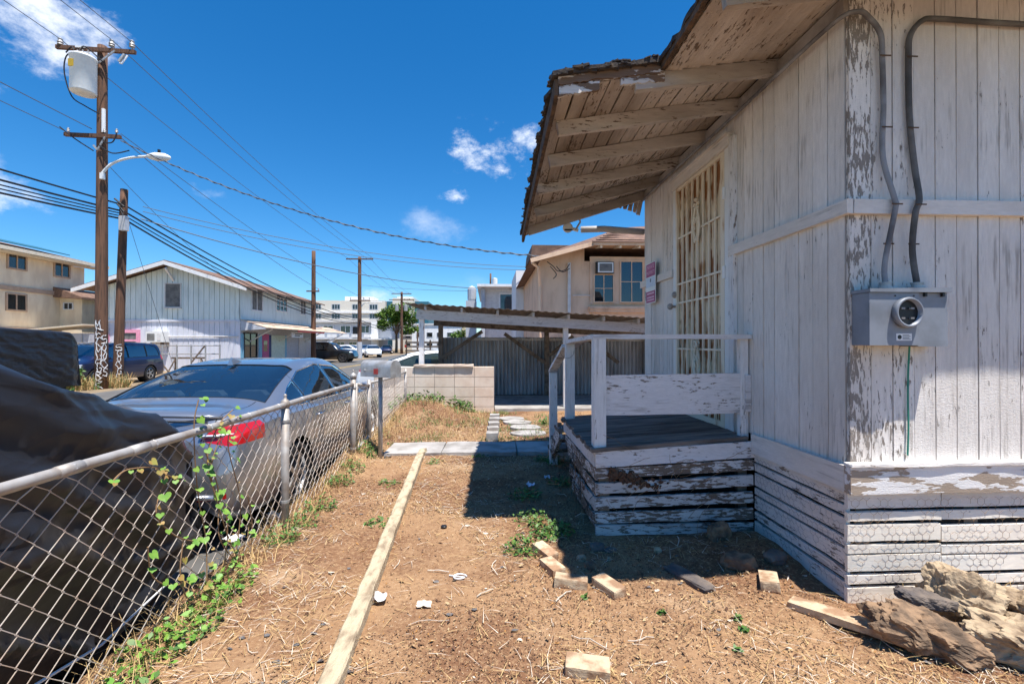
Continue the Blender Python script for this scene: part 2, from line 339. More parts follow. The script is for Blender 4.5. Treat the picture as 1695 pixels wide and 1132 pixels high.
# ---------------------------------------------------------------- litter on the yard
def in_yard(x, y):
    if x < -1.62 or (x > 1.9 and y > 2.3): return False
    if .74 < x < 2 and 3.2 < y < 4.75: return False
    return not (5.72 < y < 6.37 and x > -1.3)
def scatter(n, ymin, ymax, xr=(-1.65, 3.6), pw=1.6):
    out = []
    while len(out) < n:
        u = random.random(); y = ymin*(ymax/ymin)**(u**.9) if pw else random.uniform(ymin, ymax)
        x = random.uniform(*xr)
        if abs(x) > y*1.15+.6 and x > 0: continue
        if in_yard(x, y): out.append((x, y))
    return out
mb = MB()
for (x, y) in scatter(85000, .9, 9.2):
    z = gz(x, y)+random.uniform(.001, .012); L_ = random.uniform(.0020, .0065)*(1+.20*y); k = random.random()
    if random.random() < .03: L_ *= 2.2
    a = random.uniform(0, 6.28); ca, sa = math.cos(a), math.sin(a); wd = L_*random.uniform(.12, .55); t1, t2 = random.uniform(-.6, .6), random.uniform(-.6, .6)
    pts = []
    for (u, v) in ((-L_, -wd*.4), (0, -wd), (L_, 0), (0, wd)):
        u2 = u*random.uniform(.7, 1.2); pts.append((x+ca*u2-sa*v, y+sa*u2+ca*v, z+u2*t1+v*t2+.003))
    dens = nz3(x, y, 9, .9); bare = nz3(x, y, 15, .75)+.5*nz3(x, y, 25, 2.2)
    if bare > .10 and random.random() < .85: continue
    mb.add(pts, [(0, 1, 2, 3)], 2 if k < .40-dens*.35 else 0 if k < .78 else 1 if k < .94 else 4 if k < .985 else 3)
tag(B('leaf_litter', mb, ('litter_tan', 'litter_straw', 'litter_brown', 'litter_pale', 'litter_orange')), 'layer of dry brown leaf scraps and mulch over the yard soil', 'leaf litter', kind='stuff')
def blade(mb, x, y, z, L_, wd, az, el, bend, mi=0, seg=3):
    c, s_ = math.cos(az), math.sin(az); p = Vector((x, y, z)); vs = []; e = el
    for i in range(seg+1):
        k = wd*(1-i/seg*.85)/2; vs += [(p.x-s_*k, p.y+c*k, p.z), (p.x+s_*k, p.y-c*k, p.z)]
        p = p+Vector((c*math.cos(e), s_*math.cos(e), math.sin(e)))*(L_/seg); e -= bend/seg
    mb.add(vs, [(2*i, 2*i+1, 2*i+3, 2*i+2) for i in range(seg)], mi)
mb = MB()
for (x, y) in scatter(14000, .9, 8.5):
    if nz3(x, y, 31, 1.0)+.4*nz3(x, y, 33, 3.1) < .0 and random.random() < .85: continue
    blade(mb, x, y, gz(x, y)+random.uniform(.004, .02), random.uniform(.03, .11)*(1+.06*y), random.uniform(.0016, .0034)*(1+.12*y), random.uniform(0, 6.28), random.uniform(-.05, .25), random.uniform(-.2, .6), random.choice((0, 0, 1)), 2)
tag(B('straw', mb, ('dry_grass', 'litter_pale')), 'thin dry straw strewn over the yard soil', 'straw', kind='stuff')
mb = MB()   # dry grass along the fence foot and on the mound
for i in range(5200):
    r_ = random.random()
    if r_ < .5: y = random.uniform(1.2, 7.8); x = -1.56+random.gauss(0, .10)
    elif r_ < .85: x, y = random.uniform(-1.6, .1), random.uniform(6.5, 9.2)
    else: x, y = random.uniform(2.2, 3.6), random.uniform(2.1, 2.33)
    if not -1.68 < x: continue
    blade(mb, x, y, gz(x, y)-.005, random.uniform(.05, .22), random.uniform(.003, .006), random.uniform(0, 6.28), random.uniform(.3, 1.4), random.uniform(.2, 1.6), 0)
tag(B('dry_grass', mb, 'dry_grass'), 'dry yellow grass along the fence foot and on the mound', 'grass', kind='stuff')
mb = MB()
for i in range(4200):
    x, y = random.uniform(-1.6, 1.2), random.uniform(6.42, 9.25)
    n_ = nz3(x, y, 2, 1.9)
    if n_ < -.02 and not (y < 6.75 and x > .1) and not (y > 8.9 and x < -.2): continue
    blade(mb, x, y, gz(x, y), random.uniform(.03, .12), random.uniform(.006, .012), random.uniform(0, 6.28), random.uniform(.4, 1.3), random.uniform(.2, 1.4), random.choice((0, 0, 1)))
tag(B('green_grass', mb, ('weed_green', 'leaf_green')), 'patches of short green grass on the mound and beyond the walk', 'grass', kind='stuff')

# ---------------------------------------------------------------- the old white house
HX, HY = 1.94, 2.35
house = T('old_house', 'old white plank house with peeling paint, sagging porch roof and slatted skirt', 'house', (HX, HY, 0))
def HB(name, mb, mat, parent=house, **k):
    o = B(name, mb, mat, parent, **k)
    if parent is house: o.location = (-HX, -HY, 0)
    return o
ZT = 3.20
random.seed(21)
HB('wall_core', MB().box((HX+.06, HY+.03, .05), (6.2, 5.52, 3.9)), 'dark_gap')
bw = .1225
x = HX+.002
for i in range(15):      # front wall boards
    t_ = random.uniform(-.0025, .0025)
    HB('siding_board', MB().beam((x+bw/2, HY+.012+t_, .74), (x+bw/2, HY+.012+t_, ZT+.1), .024, bw-.0055, up=(1, 0, 0), seg=6, jit=.0011), 'wall_paint'); x += bw
DY0, DY1, DZ1 = 3.60, 4.56, 2.97
y = HY+.028
while y < 5.5:           # side wall boards, left out where the door is
    y1 = min(y+bw, 5.55); t_ = random.uniform(-.0025, .0025)
    if not (y1 > DY0-.02 and y < DY1+.02):
        HB('siding_board', MB().beam((HX+.012+t_, (y+y1)/2, .74), (HX+.012+t_, (y+y1)/2, ZT+.08), .024, y1-y-.0055, up=(0, 1, 0), seg=6, jit=.0011), 'wall_paint_side')
    else:
        HB('siding_board', MB().beam((HX+.012+t_, (y+y1)/2, DZ1+.02), (HX+.012+t_, (y+y1)/2, ZT+.08), .024, y1-y-.004, up=(0, 1, 0)), 'wall_paint_side')
    y = y1
HB('far_wall_edge', MB().box((HX+.026, 5.48, .7), (HX+.2, 5.549, 3.2)), 'wall_paint_side')
# rails
def prof_y(y0, y1, z0, z1, d, mat='trim_paint_y', nm='wall_rail'): HB(nm, MB().beam((HX-d/2, y0, (z0+z1)/2), (HX-d/2, y1, (z0+z1)/2), d, z1-z0, seg=6, jit=.0015), mat)
prof_y(HY-.03, DY0-.075, 2.095, 2.172, .034); prof_y(DY1+.075, 5.62, 2.095, 2.172, .034)
HB('wall_rail', MB().beam((HX+.004, HY-.017, 2.133), (4.0, HY-.017, 2.133), .034, .077, seg=8, jit=.0015), 'trim_paint')
HB('sill_board', MB().beam((HX-.028, HY-.02, .675), (4.0, HY-.02, .675), .04, .145, seg=14, jit=.003), 'sill_paint')
HB('sill_cap', MB().beam((HX-.03, HY-.025, .757), (4.0, HY-.025, .757), .058, .016, seg=14, jit=.0025), 'trim_paint')
prof_y(HY+.003, 3.22, .605, .745, .030, 'trim_paint_y', 'sill_board'); prof_y(4.7, 5.5, .605, .745, .030, 'trim_paint_y', 'sill_board')
HB('corner_board', MB().beam((HX+.002, HY-.004, .77), (HX+.002, HY-.004, 2.09), .012, .02, seg=3), 'wall_paint')
# skirt: alternating wide and narrow slats with dark gaps
HB('skirt_void', MB().box((HX+.06, HY+.06, -.05), (6.0, 5.4, .62)), 'dark_gap')
for px_ in (2.0, 2.62, 3.3): HB('skirt_post', MB().box((px_, HY+.028, 0), (px_+.08, HY+.09, .6)), 'old_wood')
zs = ((.595, .515), (.495, .448), (.425, .338), (.318, .274), (.262, .178), (.155, .110), (.088, -.02))
for i, (z1, z0) in enumerate(zs):
    zc, hh = (z0+z1)/2, z1-z0
    for a, b, dz in ((HX-.012, HX+.515, 0), (HX+.52, 4.0, -.012 if i > 1 else 0.)):
        HB('skirt_slat', MB().beam((a, HY+.010, zc+dz), (b, HY+.010+random.uniform(-.004, .004), zc+dz+random.uniform(-.004, .004)), .022, hh, seg=8, jit=.0018), 'skirt_paint' if i else 'trim_paint')
zs2 = ((.600, .535), (.520, .470), (.452, .362), (.345, .300), (.285, .195), (.175, .125), (.105, -.02))
for i, (z1, z0) in enumerate(zs2): HB('skirt_slat', MB().beam((HX+.010, HY+.022, (z0+z1)/2), (HX+.010, 3.22, (z0+z1)/2+.01), .022, z1-z0, seg=6, jit=.0018), 'skirt_paint_y')
def hexwire(mb, o, u, v, nu, nv, s, r):
    o, u, v = Vector(o), Vector(u), Vector(v); n = u.cross(v)
    def P(a, b): q = o+u*a+v*b; return q+n*(.004*nz3(a, b, 1, 7.))+u*(.012*nz3(a, b, 4, 5.))+v*(.012*nz3(a, b, 6, 5.))
    hgt = s*1.5/1.732
    for j in range(nv):
        for i in range(nu):
            if random.random() < .16 or nz3(i*.3, j*.3, o.x) > .28: continue
            a = (i+.5*(j % 2))*s; b = j*hgt
            c0, c1, c2, c3 = P(a, b), P(a, b+hgt*.6), P(a+s/2, b+hgt), P(a-s/2, b+hgt)
            mb.tube([c0, c1], r, 3, cap=False); mb.tube([c1, c2], r, 3, cap=False); mb.tube([c1, c3], r, 3, cap=False)
mb = MB(); hexwire(mb, (HX, HY-.010, .02), (1, 0, 0), (0, 0, 1), 36, 15, .042, .0007)
HB('chicken_wire', mb, 'vine_stem', kind='stuff')
mb = MB(); hexwire(mb, (HX-.010, 3.18, .06), (0, -1, 0), (0, 0, 1), 20, 14, .042, .0006)
HB('chicken_wire', mb, 'wire_grey', kind='stuff')

# door with rusted security screen
plain('cream_metal', (.80, .70, .54), .5, c2=(.50, .30, .14), nscale=9, stretch=(1, 1, .3), lo=.55, hi=.75)
door = HB('door', MB().box((HX+.004, DY0, .66), (HX+.05, DY1, DZ1)), None or 'white_paint')
door.data.materials.clear()
m_, t_, b_ = newmat('rust_streaks'); p_ = pos(t_)
st = t_.noise(t_.vm('MULTIPLY', p_, (1, 1, .10)), 17, 4, .6); lg = t_.noise(t_.vm('MULTIPLY', p_, (1, .8, 1.)), 3.2, 3)
rs = t_.step(t_.m('ADD', t_.m('MULTIPLY', st, .75), t_.m('MULTIPLY', lg, .5)), .60, .68)
t_.put(b_.inputs['Base Color'], t_.mix(rs, t_.mix(lg, (.80, .67, .48), (.66, .53, .36)), t_.mix(st, (.16, .05, .015), (.36, .15, .04)))); b_.inputs['Roughness'].default_value = .7
door.data.materials.append(MATS['rust_streaks'])
def DB(name, mb, mat): o = B(name, mb, mat, door); return o
fx = HX-.012
for (y0, y1, z0, z1, nm) in ((DY0-.075, DY0-.002, .66, DZ1+.05, 'door_jamb'), (DY1+.002, DY1+.06, .66, DZ1+.05, 'door_jamb')): DB(nm, MB().box((HX-.022, y0, z0), (HX+.05, y1, z1)), 'white_metal')
DB('door_header', MB().beam((HX-.012, DY0-.09, DZ1+.048), (HX-.012, DY1+.075, DZ1+.048), .06, .085, seg=3, jit=.002), 'trim_paint_y')
DB('door_header_cap', MB().beam((HX-.03, DY0-.1, DZ1+.098), (HX-.03, DY1+.085, DZ1+.098), .075, .014), 'trim_paint_y')
for (y0, y1, z0, z1) in ((DY0, DY0+.06, .7, DZ1), (DY1-.035, DY1, .7, DZ1), (DY0+.06, DY1-.035, DZ1-.03, DZ1), (DY0+.06, DY1-.035, .7, .76)): DB('screen_frame', MB().box((fx-.012, y0, z0), (fx+.012, y1, z1)), 'cream_metal')
nb = 7
for i in range(nb):
    yy = DY0+.06+(DY1-DY0-.095)*(i+1)/(nb+1); DB('bar', MB().box((fx-.008, yy-.009, .76), (fx+.008, yy+.009, DZ1-.03)), 'cream_metal')
for zz in (2.46, 2.0, 1.81, 1.35, .92): DB('cross_bar', MB().box((fx-.007, DY0+.06, zz-.009), (fx+.005, DY1-.035, zz+.009)), 'cream_metal')
for zc in (2.52, 1.25):   # scrolled castings
    mb = MB(); yc = (DY0+DY1)/2+.01
    for k in (-1, 1):
        for j in range(3):
            pts = [(fx-.016, yc+k*(.02+.045*math.sin(q*.42)*(1-j*.22)), zc-.19+j*.06+q*.042*(1-j*.2)) for q in range(9)]; mb.tube(pts, .010, 5)
        for zz in (zc-.15, zc+.02, zc+.15): mb.tube([(fx-.016, yc+k*.03+.022*math.cos(q*.8)*k, zz+.026*math.sin(q*.8)) for q in range(8)], .009, 5)
    mb.lathe([(.0, -.02), (.02, -.01), (.022, .01), (0, .03)], (fx-.016, yc, zc+.2), n=8); DB('scroll_casting', mb, 'cream_metal')
for zz in (2.62, 1.98): DB('hinge', MB().tube([(HX-.03, DY0-.006, zz-.05), (HX-.03, DY0-.006, zz+.05)], .012, 8), 'white_metal')
DB('door_knob', MB().lathe([(.012, 0), (.012, .03), (.03, .045), (.033, .065), (.02, .085), (0, .088)], (fx-.005, DY1+.012, 1.78), (-1, 0, 0), 14), 'galv'); DB('deadbolt', MB().lathe([(.033, 0), (.033, .012), (.02, .03), (0, .032)], (fx-.012, DY1+.01, 1.90), (-1, 0, 0), 14), 'galv')
HB('door_trim', MB().beam((HX-.016, DY0-.115, .7), (HX-.016, DY0-.115, DZ1+.06), .03, .075, up=(0, 1, 0), seg=4, jit=.001), 'post_paint')

# ---------------------------------------------------------------- roof: main overhang and the sagging porch hood
random.seed(5)
HX0 = .46
def zsof(x, y):
    z = 3.30-.155*(HX-x)
    if x < HX: z -= .30*max(0, (y-3.2)/2.5)**1.7*(HX-x)/1.48
    return z
NB = 13; bwid = (HX-HX0)/NB
for i in range(NB):                     # hood soffit boards run along the wall
    x0 = HX0+i*bwid+.004; x1 = x0+bwid-.008; mb = MB(); n = 10; ya = 2.93+random.uniform(-.02, .02); yb = 5.72+random.uniform(-.03, .04)
    vs, fs = [], []
    for k in range(n+1):
        y = ya+(yb-ya)*k/n
        j = random.uniform(0, .012) if random.random() < .3 else 0
        for (x, dz) in ((x0+j, 0), (x1, 0), (x1, .02), (x0+j, .02)): vs.append((x, y, zsof(x, y)+dz+random.uniform(-.0015, .0015)))
    for k in range(n):
        for q in range(4): fs.append((k*4+q, k*4+(q+1) % 4, k*4+4+(q+1) % 4, k*4+4+q))
    fs += [(3, 2, 1, 0), (n*4, n*4+1, n*4+2, n*4+3)]; HB('soffit_board', mb.add(vs, fs), 'soffit_paint')
for i in range(7):                      # main overhang boards near the corner
    x0 = 1.16+i*.1114+.002; HB('soffit_board', MB().beam((x0+.055, 1.86+random.uniform(-.03, .03), zsof(x0+.055, 2)+.012), (x0+.055, 2.925, zsof(x0+.055, 2.9)+.012), .106, .02, seg=6, jit=.003), 'soffit_paint')
for i in range(5): HB('soffit_board', MB().beam((HX-.3, 1.86+i*.1+.055, 3.30+.012-.0*i), (4.4, 1.86+i*.1+.055, 3.312), .11, .02), 'soffit_paint')
for i, (yr, xo) in enumerate(((3.41, .50), (3.94, .50), (4.50, .50), (5.02, .50), (5.52, .50), (2.22, 1.20), (2.93, .98))):   # rafters
    HB('rafter', MB().beam((xo+random.uniform(-.03, .03), yr, zsof(xo, yr)-.052), (HX+.02, yr, zsof(HX, yr)-.056), .042, .100, seg=8, jit=.0035), 'rafter_paint')
HB('wall_plate', MB().beam((HX-.012, HY, 3.235), (HX-.012, 5.6, 3.22), .03, .075, seg=5, jit=.002), 'rafter_paint')
# rotted verge board, upper and lower strip with a torn gap
vb = MB(); n = 26
def ragged(mb, p0, p1, h0, d, seed, ampT, ampB, thick=.024, off=(0, 1, 0)):
    p0, p1 = Vector(p0), Vector(p1); off = Vector(off).normalized()*thick; vs, fs = [], []; N_ = 34
    for k in range(N_+1):
        t = k/N_; c = p0.lerp(p1, t)
        top = h0/2+ampT*nz3(t*9, seed, 0)+ampT*.5*nz3(t*31, seed, 4); bot = -h0/2+ampB*nz3(t*7, seed, 8)+ampB*.6*nz3(t*27, seed, 2)
        for o_ in (Vector(), off): vs += [c+o_+Vector((0, 0, bot)), c+o_+Vector((0, 0, top))]
    for k in range(N_):
        a = k*4; b = a+4; fs += [(a, b, b+1, a+1), (a+2, a+3, b+3, b+2), (a+1, b+1, b+3, a+3), (a, a+2, b+2, b)]
    fs += [(0, 1, 3, 2), (N_*4, N_*4+2, N_*4+3, N_*4+1)]; mb.add(vs, fs)
mb = MB(); ragged(mb, (.45, 2.895, zsof(.45, 3)+.035), (1.14, 2.895, zsof(1.14, 3)+.02), .075, .02, 1.3, .010, .016); HB('verge_board', mb, 'fascia_paint')
mb = MB(); ragged(mb, (.45, 2.90, zsof(.45, 3)-.045), (.72, 2.90, zsof(.72, 3)-.04), .06, .02, 5.3, .012, .012); HB('verge_board', mb, 'fascia_paint')
mb = MB(); ragged(mb, (.86, 2.902, zsof(.9, 3)-.035), (1.15, 2.902, zsof(1.15, 3)-.04), .05, .02, 8.1, .022, .012); HB('verge_board', mb, 'fascia_paint')
mb = MB(); ragged(mb, (.455, 2.90, zsof(.46, 2.9)-.02), (.455, 5.75, zsof(.46, 5.75)-.02), .10, .02, 2.2, .014, .026, .03, (-1, 0, 0)); HB('eave_board', mb, 'rotten_wood')
mb = MB(); ragged(mb, (1.15, 1.83, zsof(1.16, 2)+.03), (1.15, 2.90, zsof(1.16, 2.9)+.03), .05, .02, 4.2, .014, .02, .03, (-1, 0, 0)); HB('eave_board', mb, 'rotten_wood')
mb = MB(); ragged(mb, (HX-.78, 1.845, 3.26), (4.4, 1.845, 3.27), .14, .02, 9.2, .012, .05, .03, (0, 1, 0)); HB('eave_board', mb, 'rotten_wood')
# roofing felt and shingles on top, crumbling at the edges
mb = MB()
def sheet(mb, f, x0, x1, y0, y1, nx_, ny_, rag, thick):
    vs, fs = [], []
    for j in range(ny_+1):
        for i in range(nx_+1):
            x = x0+(x1-x0)*i/nx_; y = y0+(y1-y0)*j/ny_
            e = rag*(nz3(x*3, y*3, 1, 3.)+.6*nz3(x, y, 3, 21.))
            if i == 0: x += e-.01
            if j == 0: y += e-.01
            if j == ny_: y += e
            z = f(x, y)+.012*nz3(x, y, 5, 12.); vs.append((x, y, z)); vs.append((x, y, z+thick+.02*max(0, nz3(x, y, 7, 15.))))
    w_ = nx_+1; I = lambda i, j, k: (j*w_+i)*2+k
    for j in range(ny_):
        for i in range(nx_): fs += [(I(i, j, 0), I(i, j+1, 0), I(i+1, j+1, 0), I(i+1, j, 0)), (I(i, j, 1), I(i+1, j, 1), I(i+1, j+1, 1), I(i, j+1, 1))]
    for j in range(ny_): fs += [(I(0, j, 0), I(0, j, 1), I(0, j+1, 1), I(0, j+1, 0)), (I(nx_, j, 0), I(nx_, j+1, 0), I(nx_, j+1, 1), I(nx_, j, 1))]
    for i in range(nx_): fs += [(I(i, 0, 0), I(i+1, 0, 0), I(i+1, 0, 1), I(i, 0, 1)), (I(i, ny_, 0), I(i, ny_, 1), I(i+1, ny_, 1), I(i+1, ny_, 0))]
    mb.add(vs, fs)
sheet(mb, lambda x, y: zsof(min(x, HX), y)+.045+max(0, x-HX)*.2, .42, 3.2, 2.88, 5.78, 34, 60, .035, .03)
HB('roofing', mb, 'tar_roof')
mb = MB(); sheet(mb, lambda x, y: min(zsof(x, 2.), 3.33+.22*(y-1.75), 3.34+.2*max(0, x-HX)+.001*x)+.045, 1.12, 4.6, 1.81, 2.9, 40, 24, .035, .03); HB('roofing', mb, 'tar_roof')
mb = MB().add([(1.5, 2.6, 3.36), (6.4, 2.6, 3.36), (6.4, 5.9, 3.36), (1.5, 5.9, 3.36), (4.2, 4.0, 4.4), (6.4, 4.0, 4.4)], [(0, 1, 5, 4), (0, 4, 3), (4, 5, 2, 3), (1, 2, 5), (3, 2, 1, 0)]); HB('roof_deck', mb, 'tar_roof')
mb = MB(); random.seed(12)
for i in range(150):
    if random.random() < .5: p = (random.uniform(.45, 1.15), 2.885+random.uniform(-.02, .03), 0)
    else: p = (.43+random.uniform(-.02, .02), random.uniform(2.9, 5.7), 0)
    z = zsof(p[0], p[1])+random.uniform(.045, .085); s_ = random.uniform(.012, .035); mb.beam((p[0]-s_, p[1], z), (p[0]+s_, p[1]+random.uniform(-.02, .02), z+random.uniform(-.015, .02)), s_, random.uniform(.006, .014))
HB('shingle_scraps', mb, 'tar_roof', kind='stuff')
for k in range(6):
    y = 5.66+random.uniform(-.02, .03); HB('broken_batten', MB().beam((1.60+.06*k, y, 3.14-.02*k), (1.66+.06*k, y+.03, 3.28), .045, .018, up=(0, 1, 0), seg=3, jit=.006), 'soffit_paint')

# ---------------------------------------------------------------- porch
random.seed(9)
PX0, PY0, PY1 = .78, 3.27, 4.68
def zdeck(x): return .645+.075*(x-PX0)/(HX-PX0)
porch = T('porch', 'small weathered porch with grey plank deck, slatted skirt and white railing', 'porch', (PX0, PY0, 0))
def PB(name, mb, mat, parent=porch):
    o = B(name, mb, mat, parent)
    if parent is porch: o.location = (-PX0, -PY0, 0)
    return o
n = 14
for i in range(n):
    y0 = PY0-.03+(PY1-PY0+.03)*i/n; wd = (PY1-PY0+.03)/n-.006; e = random.uniform(-.02, .015)
    PB('deck_board', MB().beam((PX0-.03+e, y0+wd/2, zdeck(PX0)-.014+random.uniform(-.003, .003)), (HX-.035, y0+wd/2, zdeck(HX)-.014), wd, .028, seg=7, jit=.003), 'deck_wood')
PB('void', MB().box((PX0+.06, PY0+.06, 0), (HX-.02, PY1-.06, .58)), 'dark_gap')
def fs_(z, h, mat='slat_paint', x1=HX-.006, tilt=1.): PB('slat', MB().beam((PX0-.002, PY0+.004, z), (x1, PY0-.035+.004, z+.075*tilt), .024, h, seg=9, jit=.0028), mat)
PB('rim_board', MB().beam((PX0-.004, PY0-.004, .560), (HX-.004, PY0-.040, .632), .028, .116, seg=9, jit=.002), 'board_paint')
for i, (z, h, tl) in enumerate(((.455, .075, .85), (.350, .078, .7), (.245, .078, .5), (.138, .078, .3), (.05, .075, .12))): fs_(z, h, tilt=tl)
PB('rim_board', MB().beam((PX0+.004, PY0+.014, .560), (PX0+.012, PY1, .555), .026, .112, seg=8, jit=.002), 'board_paint')
for i, (z, h) in enumerate(((.445, .085), (.335, .085), (.22, .085), (.10, .09))): PB('slat', MB().beam((PX0+.010, PY0+.03, z), (PX0+.012, PY1-.1-.12*i, z+random.uniform(-.03, .02)), .02, h, seg=8, jit=.005), 'slat_paint_y')
for xx in (PX0+.035, HX-.09): PB('corner_block', MB().box((xx, PY0+.02, 0), (xx+.07, PY0+.09, .56)), 'old_wood')
PB('post', MB().beam((PX0+.035, PY0+.05, .60), (PX0+.035, PY0+.05, 1.435), .088, .088, up=(1, 0, 0), seg=6, jit=.0012), 'post_paint')
PB('post', MB().beam((PX0+.045, PY1-.11, .60), (PX0+.045, PY1-.11, 1.40), .088, .088, up=(1, 0, 0), seg=6, jit=.0012), 'post_paint')
PB('post', MB().beam((HX-.045, PY0+.03, .70), (HX-.045, PY0+.03, 1.44), .05, .06, up=(1, 0, 0), seg=4), 'post_paint')
PB('top_rail', MB().beam((PX0-.015, PY0+.05, 1.452), (HX-.006, PY0+.02, 1.452), .095, .034, seg=10, jit=.002), 'board_paint')
PB('top_rail', MB().beam((PX0+.04, PY0+.1, 1.452), (PX0+.045, PY1-.05, 1.418), .095, .034, seg=8, jit=.002), 'board_paint')
PB('panel_board', MB().beam((PX0+.082, PY0+.05, 1.02), (HX-.02, PY0+.022, 1.035), .026, .295, seg=10, jit=.002), 'board_paint')
PB('panel_batten', MB().box((HX-.045, PY0-.012, .90), (HX-.004, PY0+.006, 1.17)), 'board_paint')
PB('stair_post', MB().beam((PX0-.02, PY1+.60, .0), (PX0-.02, PY1+.62, 1.06), .085, .085, up=(1, 0, 0), seg=5, jit=.0012), 'post_paint')
PB('stair_rail', MB().beam((PX0+.02, PY1-.06, 1.38), (PX0-.02, PY1+.68, 1.075), .09, .034, seg=6, jit=.002), 'board_paint')
for i in range(3): PB('step', MB().beam((PX0-.06, PY1+.13+.26*i, .50-.165*i), (HX-.2, PY1+.13+.26*i, .52-.165*i), .27, .035, seg=6, jit=.004), 'deck_wood')
for xx in (PX0-.03, HX-.24): PB('stringer', MB().beam((xx, PY1+.02, .50), (xx, PY1+.80, .02), .04, .18, seg=5, jit=.003), 'slat_paint_y')
mb = MB(); mb.tube([(PX0+.01+.07*math.cos(a), PY1-.16, 1.33-.075*math.sin(a)) for a in [R(q) for q in range(0, 181, 15)]], .0022, 4); PB('wire_loop', mb, 'wire_grey')
# the far posts and beam that once carried the hood are gone; leaf nest behind the slats
mb = MB(); random.seed(31)
for i in range(260):
    x = .87+abs(random.gauss(0, .2)); 
    if x > 1.32: continue
    c = Vector((x, PY0-.018-.02*random.random(), .42+.045*math.sin(x*9)+random.gauss(0, .022))); s_ = random.uniform(.008, .022)
    a = Vector((random.uniform(-1, 1), random.uniform(-.5, .5), random.uniform(-1, 1))).normalized()*s_; b = a.cross(Vector((random.uniform(-.3, .3), 1, random.uniform(-.3, .3)))).normalized()*s_*.7
    mb.add([c-a, c-b, c+a, c+b], [(0, 1, 2, 3)], random.choice((0, 0, 1)))
tag(B('dry_leaf_clump', mb, ('litter_brown', 'rotten_wood')), 'clump of dead brown leaves caught on the porch slats', 'leaves', kind='stuff')
mb = MB()
for i in range(170):
    x = .74+random.gauss(0, .05); y = random.uniform(3.3, 4.5); blade(mb, x, y, random.uniform(0, .45), random.uniform(.1, .35), .006, random.uniform(0, 6.28), random.uniform(-.9, 1.2), random.uniform(-.5, 1), random.choice((0, 1, 1)))
tag(B('dead_vines', mb, ('vine_stem', 'rotten_wood')), 'tangle of dead vine stems hanging on the street side of the porch', 'vines', kind='stuff')
mb = MB()
for k in range(16):
    p = Vector((random.uniform(.8, 1.7), PY0-.03, random.uniform(.1, .62))); pts = [p]
    d = Vector((random.uniform(-1, 1), -.1, random.uniform(-.3, 1))).normalized()
    for q in range(6): d = (d+Vector((random.uniform(-.4, .4), random.uniform(-.15, .1), random.uniform(-.4, .3)))).normalized(); p = p+d*.045; p.y = min(p.y, PY0-.02-.035*(p.x-PX0)/1.16); pts.append(p.copy())
    mb.tube(pts, .0014, 4)
tag(B('dry_twigs', mb, 'vine_stem'), 'thin leafless twigs clinging to the front of the porch skirt', 'twigs', kind='stuff')
# ---------------------------------------------------------------- things on the house walls
def wy(x, z): return HY
mt = T('electric_meter_box', 'grey electric meter box with an empty round socket on the front wall', 'meter box', (2.14, HY-.004, 1.39)); mt.scale = (.95, .85, .97)
def XB(par, name, mb, mat, off, **k): o = B(name, mb, mat, par, **k); o.location = tuple(-q for q in off); return o
o_ = (2.2, HY-.004, 1.39); fy = HY-.135
XB(mt, 'case', MB().box((2.005, fy, 1.392), (2.285, HY-.002, 1.672)), 'meter_grey', o_)
XB(mt, 'breaker_cover', MB().prism([(2.29, 1.386), (2.462, 1.386), (2.457, 1.672), (2.29, 1.672)], 1, fy+.012, HY-.004), 'meter_grey', o_)
XB(mt, 'lid', MB().prism([(2.0, 1.674), (2.462, 1.674), (2.466, 1.70), (2.0, 1.692)], 1, fy-.012, HY-.002), 'meter_grey', o_)
XB(mt, 'socket_ring', MB().lathe([(.066, .0), (.079, .0), (.081, .03), (.075, .042), (.067, .04), (.066, .004)], (2.205, fy+.002, 1.565), (0, -1, 0), 32), 'meter_grey', o_, smooth=True)
XB(mt, 'socket', MB().lathe([(.0658, .004), (.0658, .006)], (2.205, fy-.004, 1.565), (0, -1, 0), 28), 'black_plastic', o_)
for dx, dz in ((-.03, .022), (.022, .022), (-.03, -.03), (.022, -.03)): XB(mt, 'contact', MB().box((2.205+dx-.008, fy-.024, 1.565+dz-.004), (2.205+dx+.012, fy-.011, 1.565+dz+.005)), 'cable_grey', o_)
XB(mt, 'paper_label', MB().box((2.155, fy-.002, 1.417), (2.243, fy-.0002, 1.455)), 'white_paint', o_)
XB(mt, 'label_emblem', MB().lathe([(.0115, 0), (.0115, .0008)], (2.173, fy-.002, 1.436), (0, -1, 0), 16), 'black_plastic', o_)
for i in range(4): XB(mt, 'label_print', MB().box((2.190, fy-.0028, 1.424+.007*i), (2.190+.045-.008*(i % 2), fy-.002, 1.4265+.007*i)), 'black_plastic', o_)
for xx in (2.325, 2.425): XB(mt, 'lid_clip', MB().box((xx-.006, fy-.004, 1.652), (xx+.006, fy+.011, 1.676)), 'black_plastic', o_)
for xx in (2.15, 2.255): XB(mt, 'screw', MB().lathe([(.004, 0), (.004, .003)], (xx, fy, 1.655), (0, -1, 0), 8), 'black_plastic', o_)
for xx in (2.153, 2.337): XB(mt, 'conduit_hub', MB().lathe([(.036, 0), (.036, .02), (.028, .02), (.028, .036), (.032, .036), (.032, .044), (.018, .044)], (xx, HY-.065, 1.69), n=16), 'galv_dull', o_)
def path(keys, n=6):
    out = []; K = [Vector(k) for k in keys]
    for i in range(len(K)-1):
        a, b, c, d = K[max(i-1, 0)], K[i], K[i+1], K[min(i+2, len(K)-1)]
        for q in range(n):
            t = q/n; out.append(.5*((2*b)+(c-a)*t+(2*a-5*b+4*c-d)*t*t+(3*b-a-3*c+d)*t**3))
    return out+[K[-1]]
cy_ = HY-.038
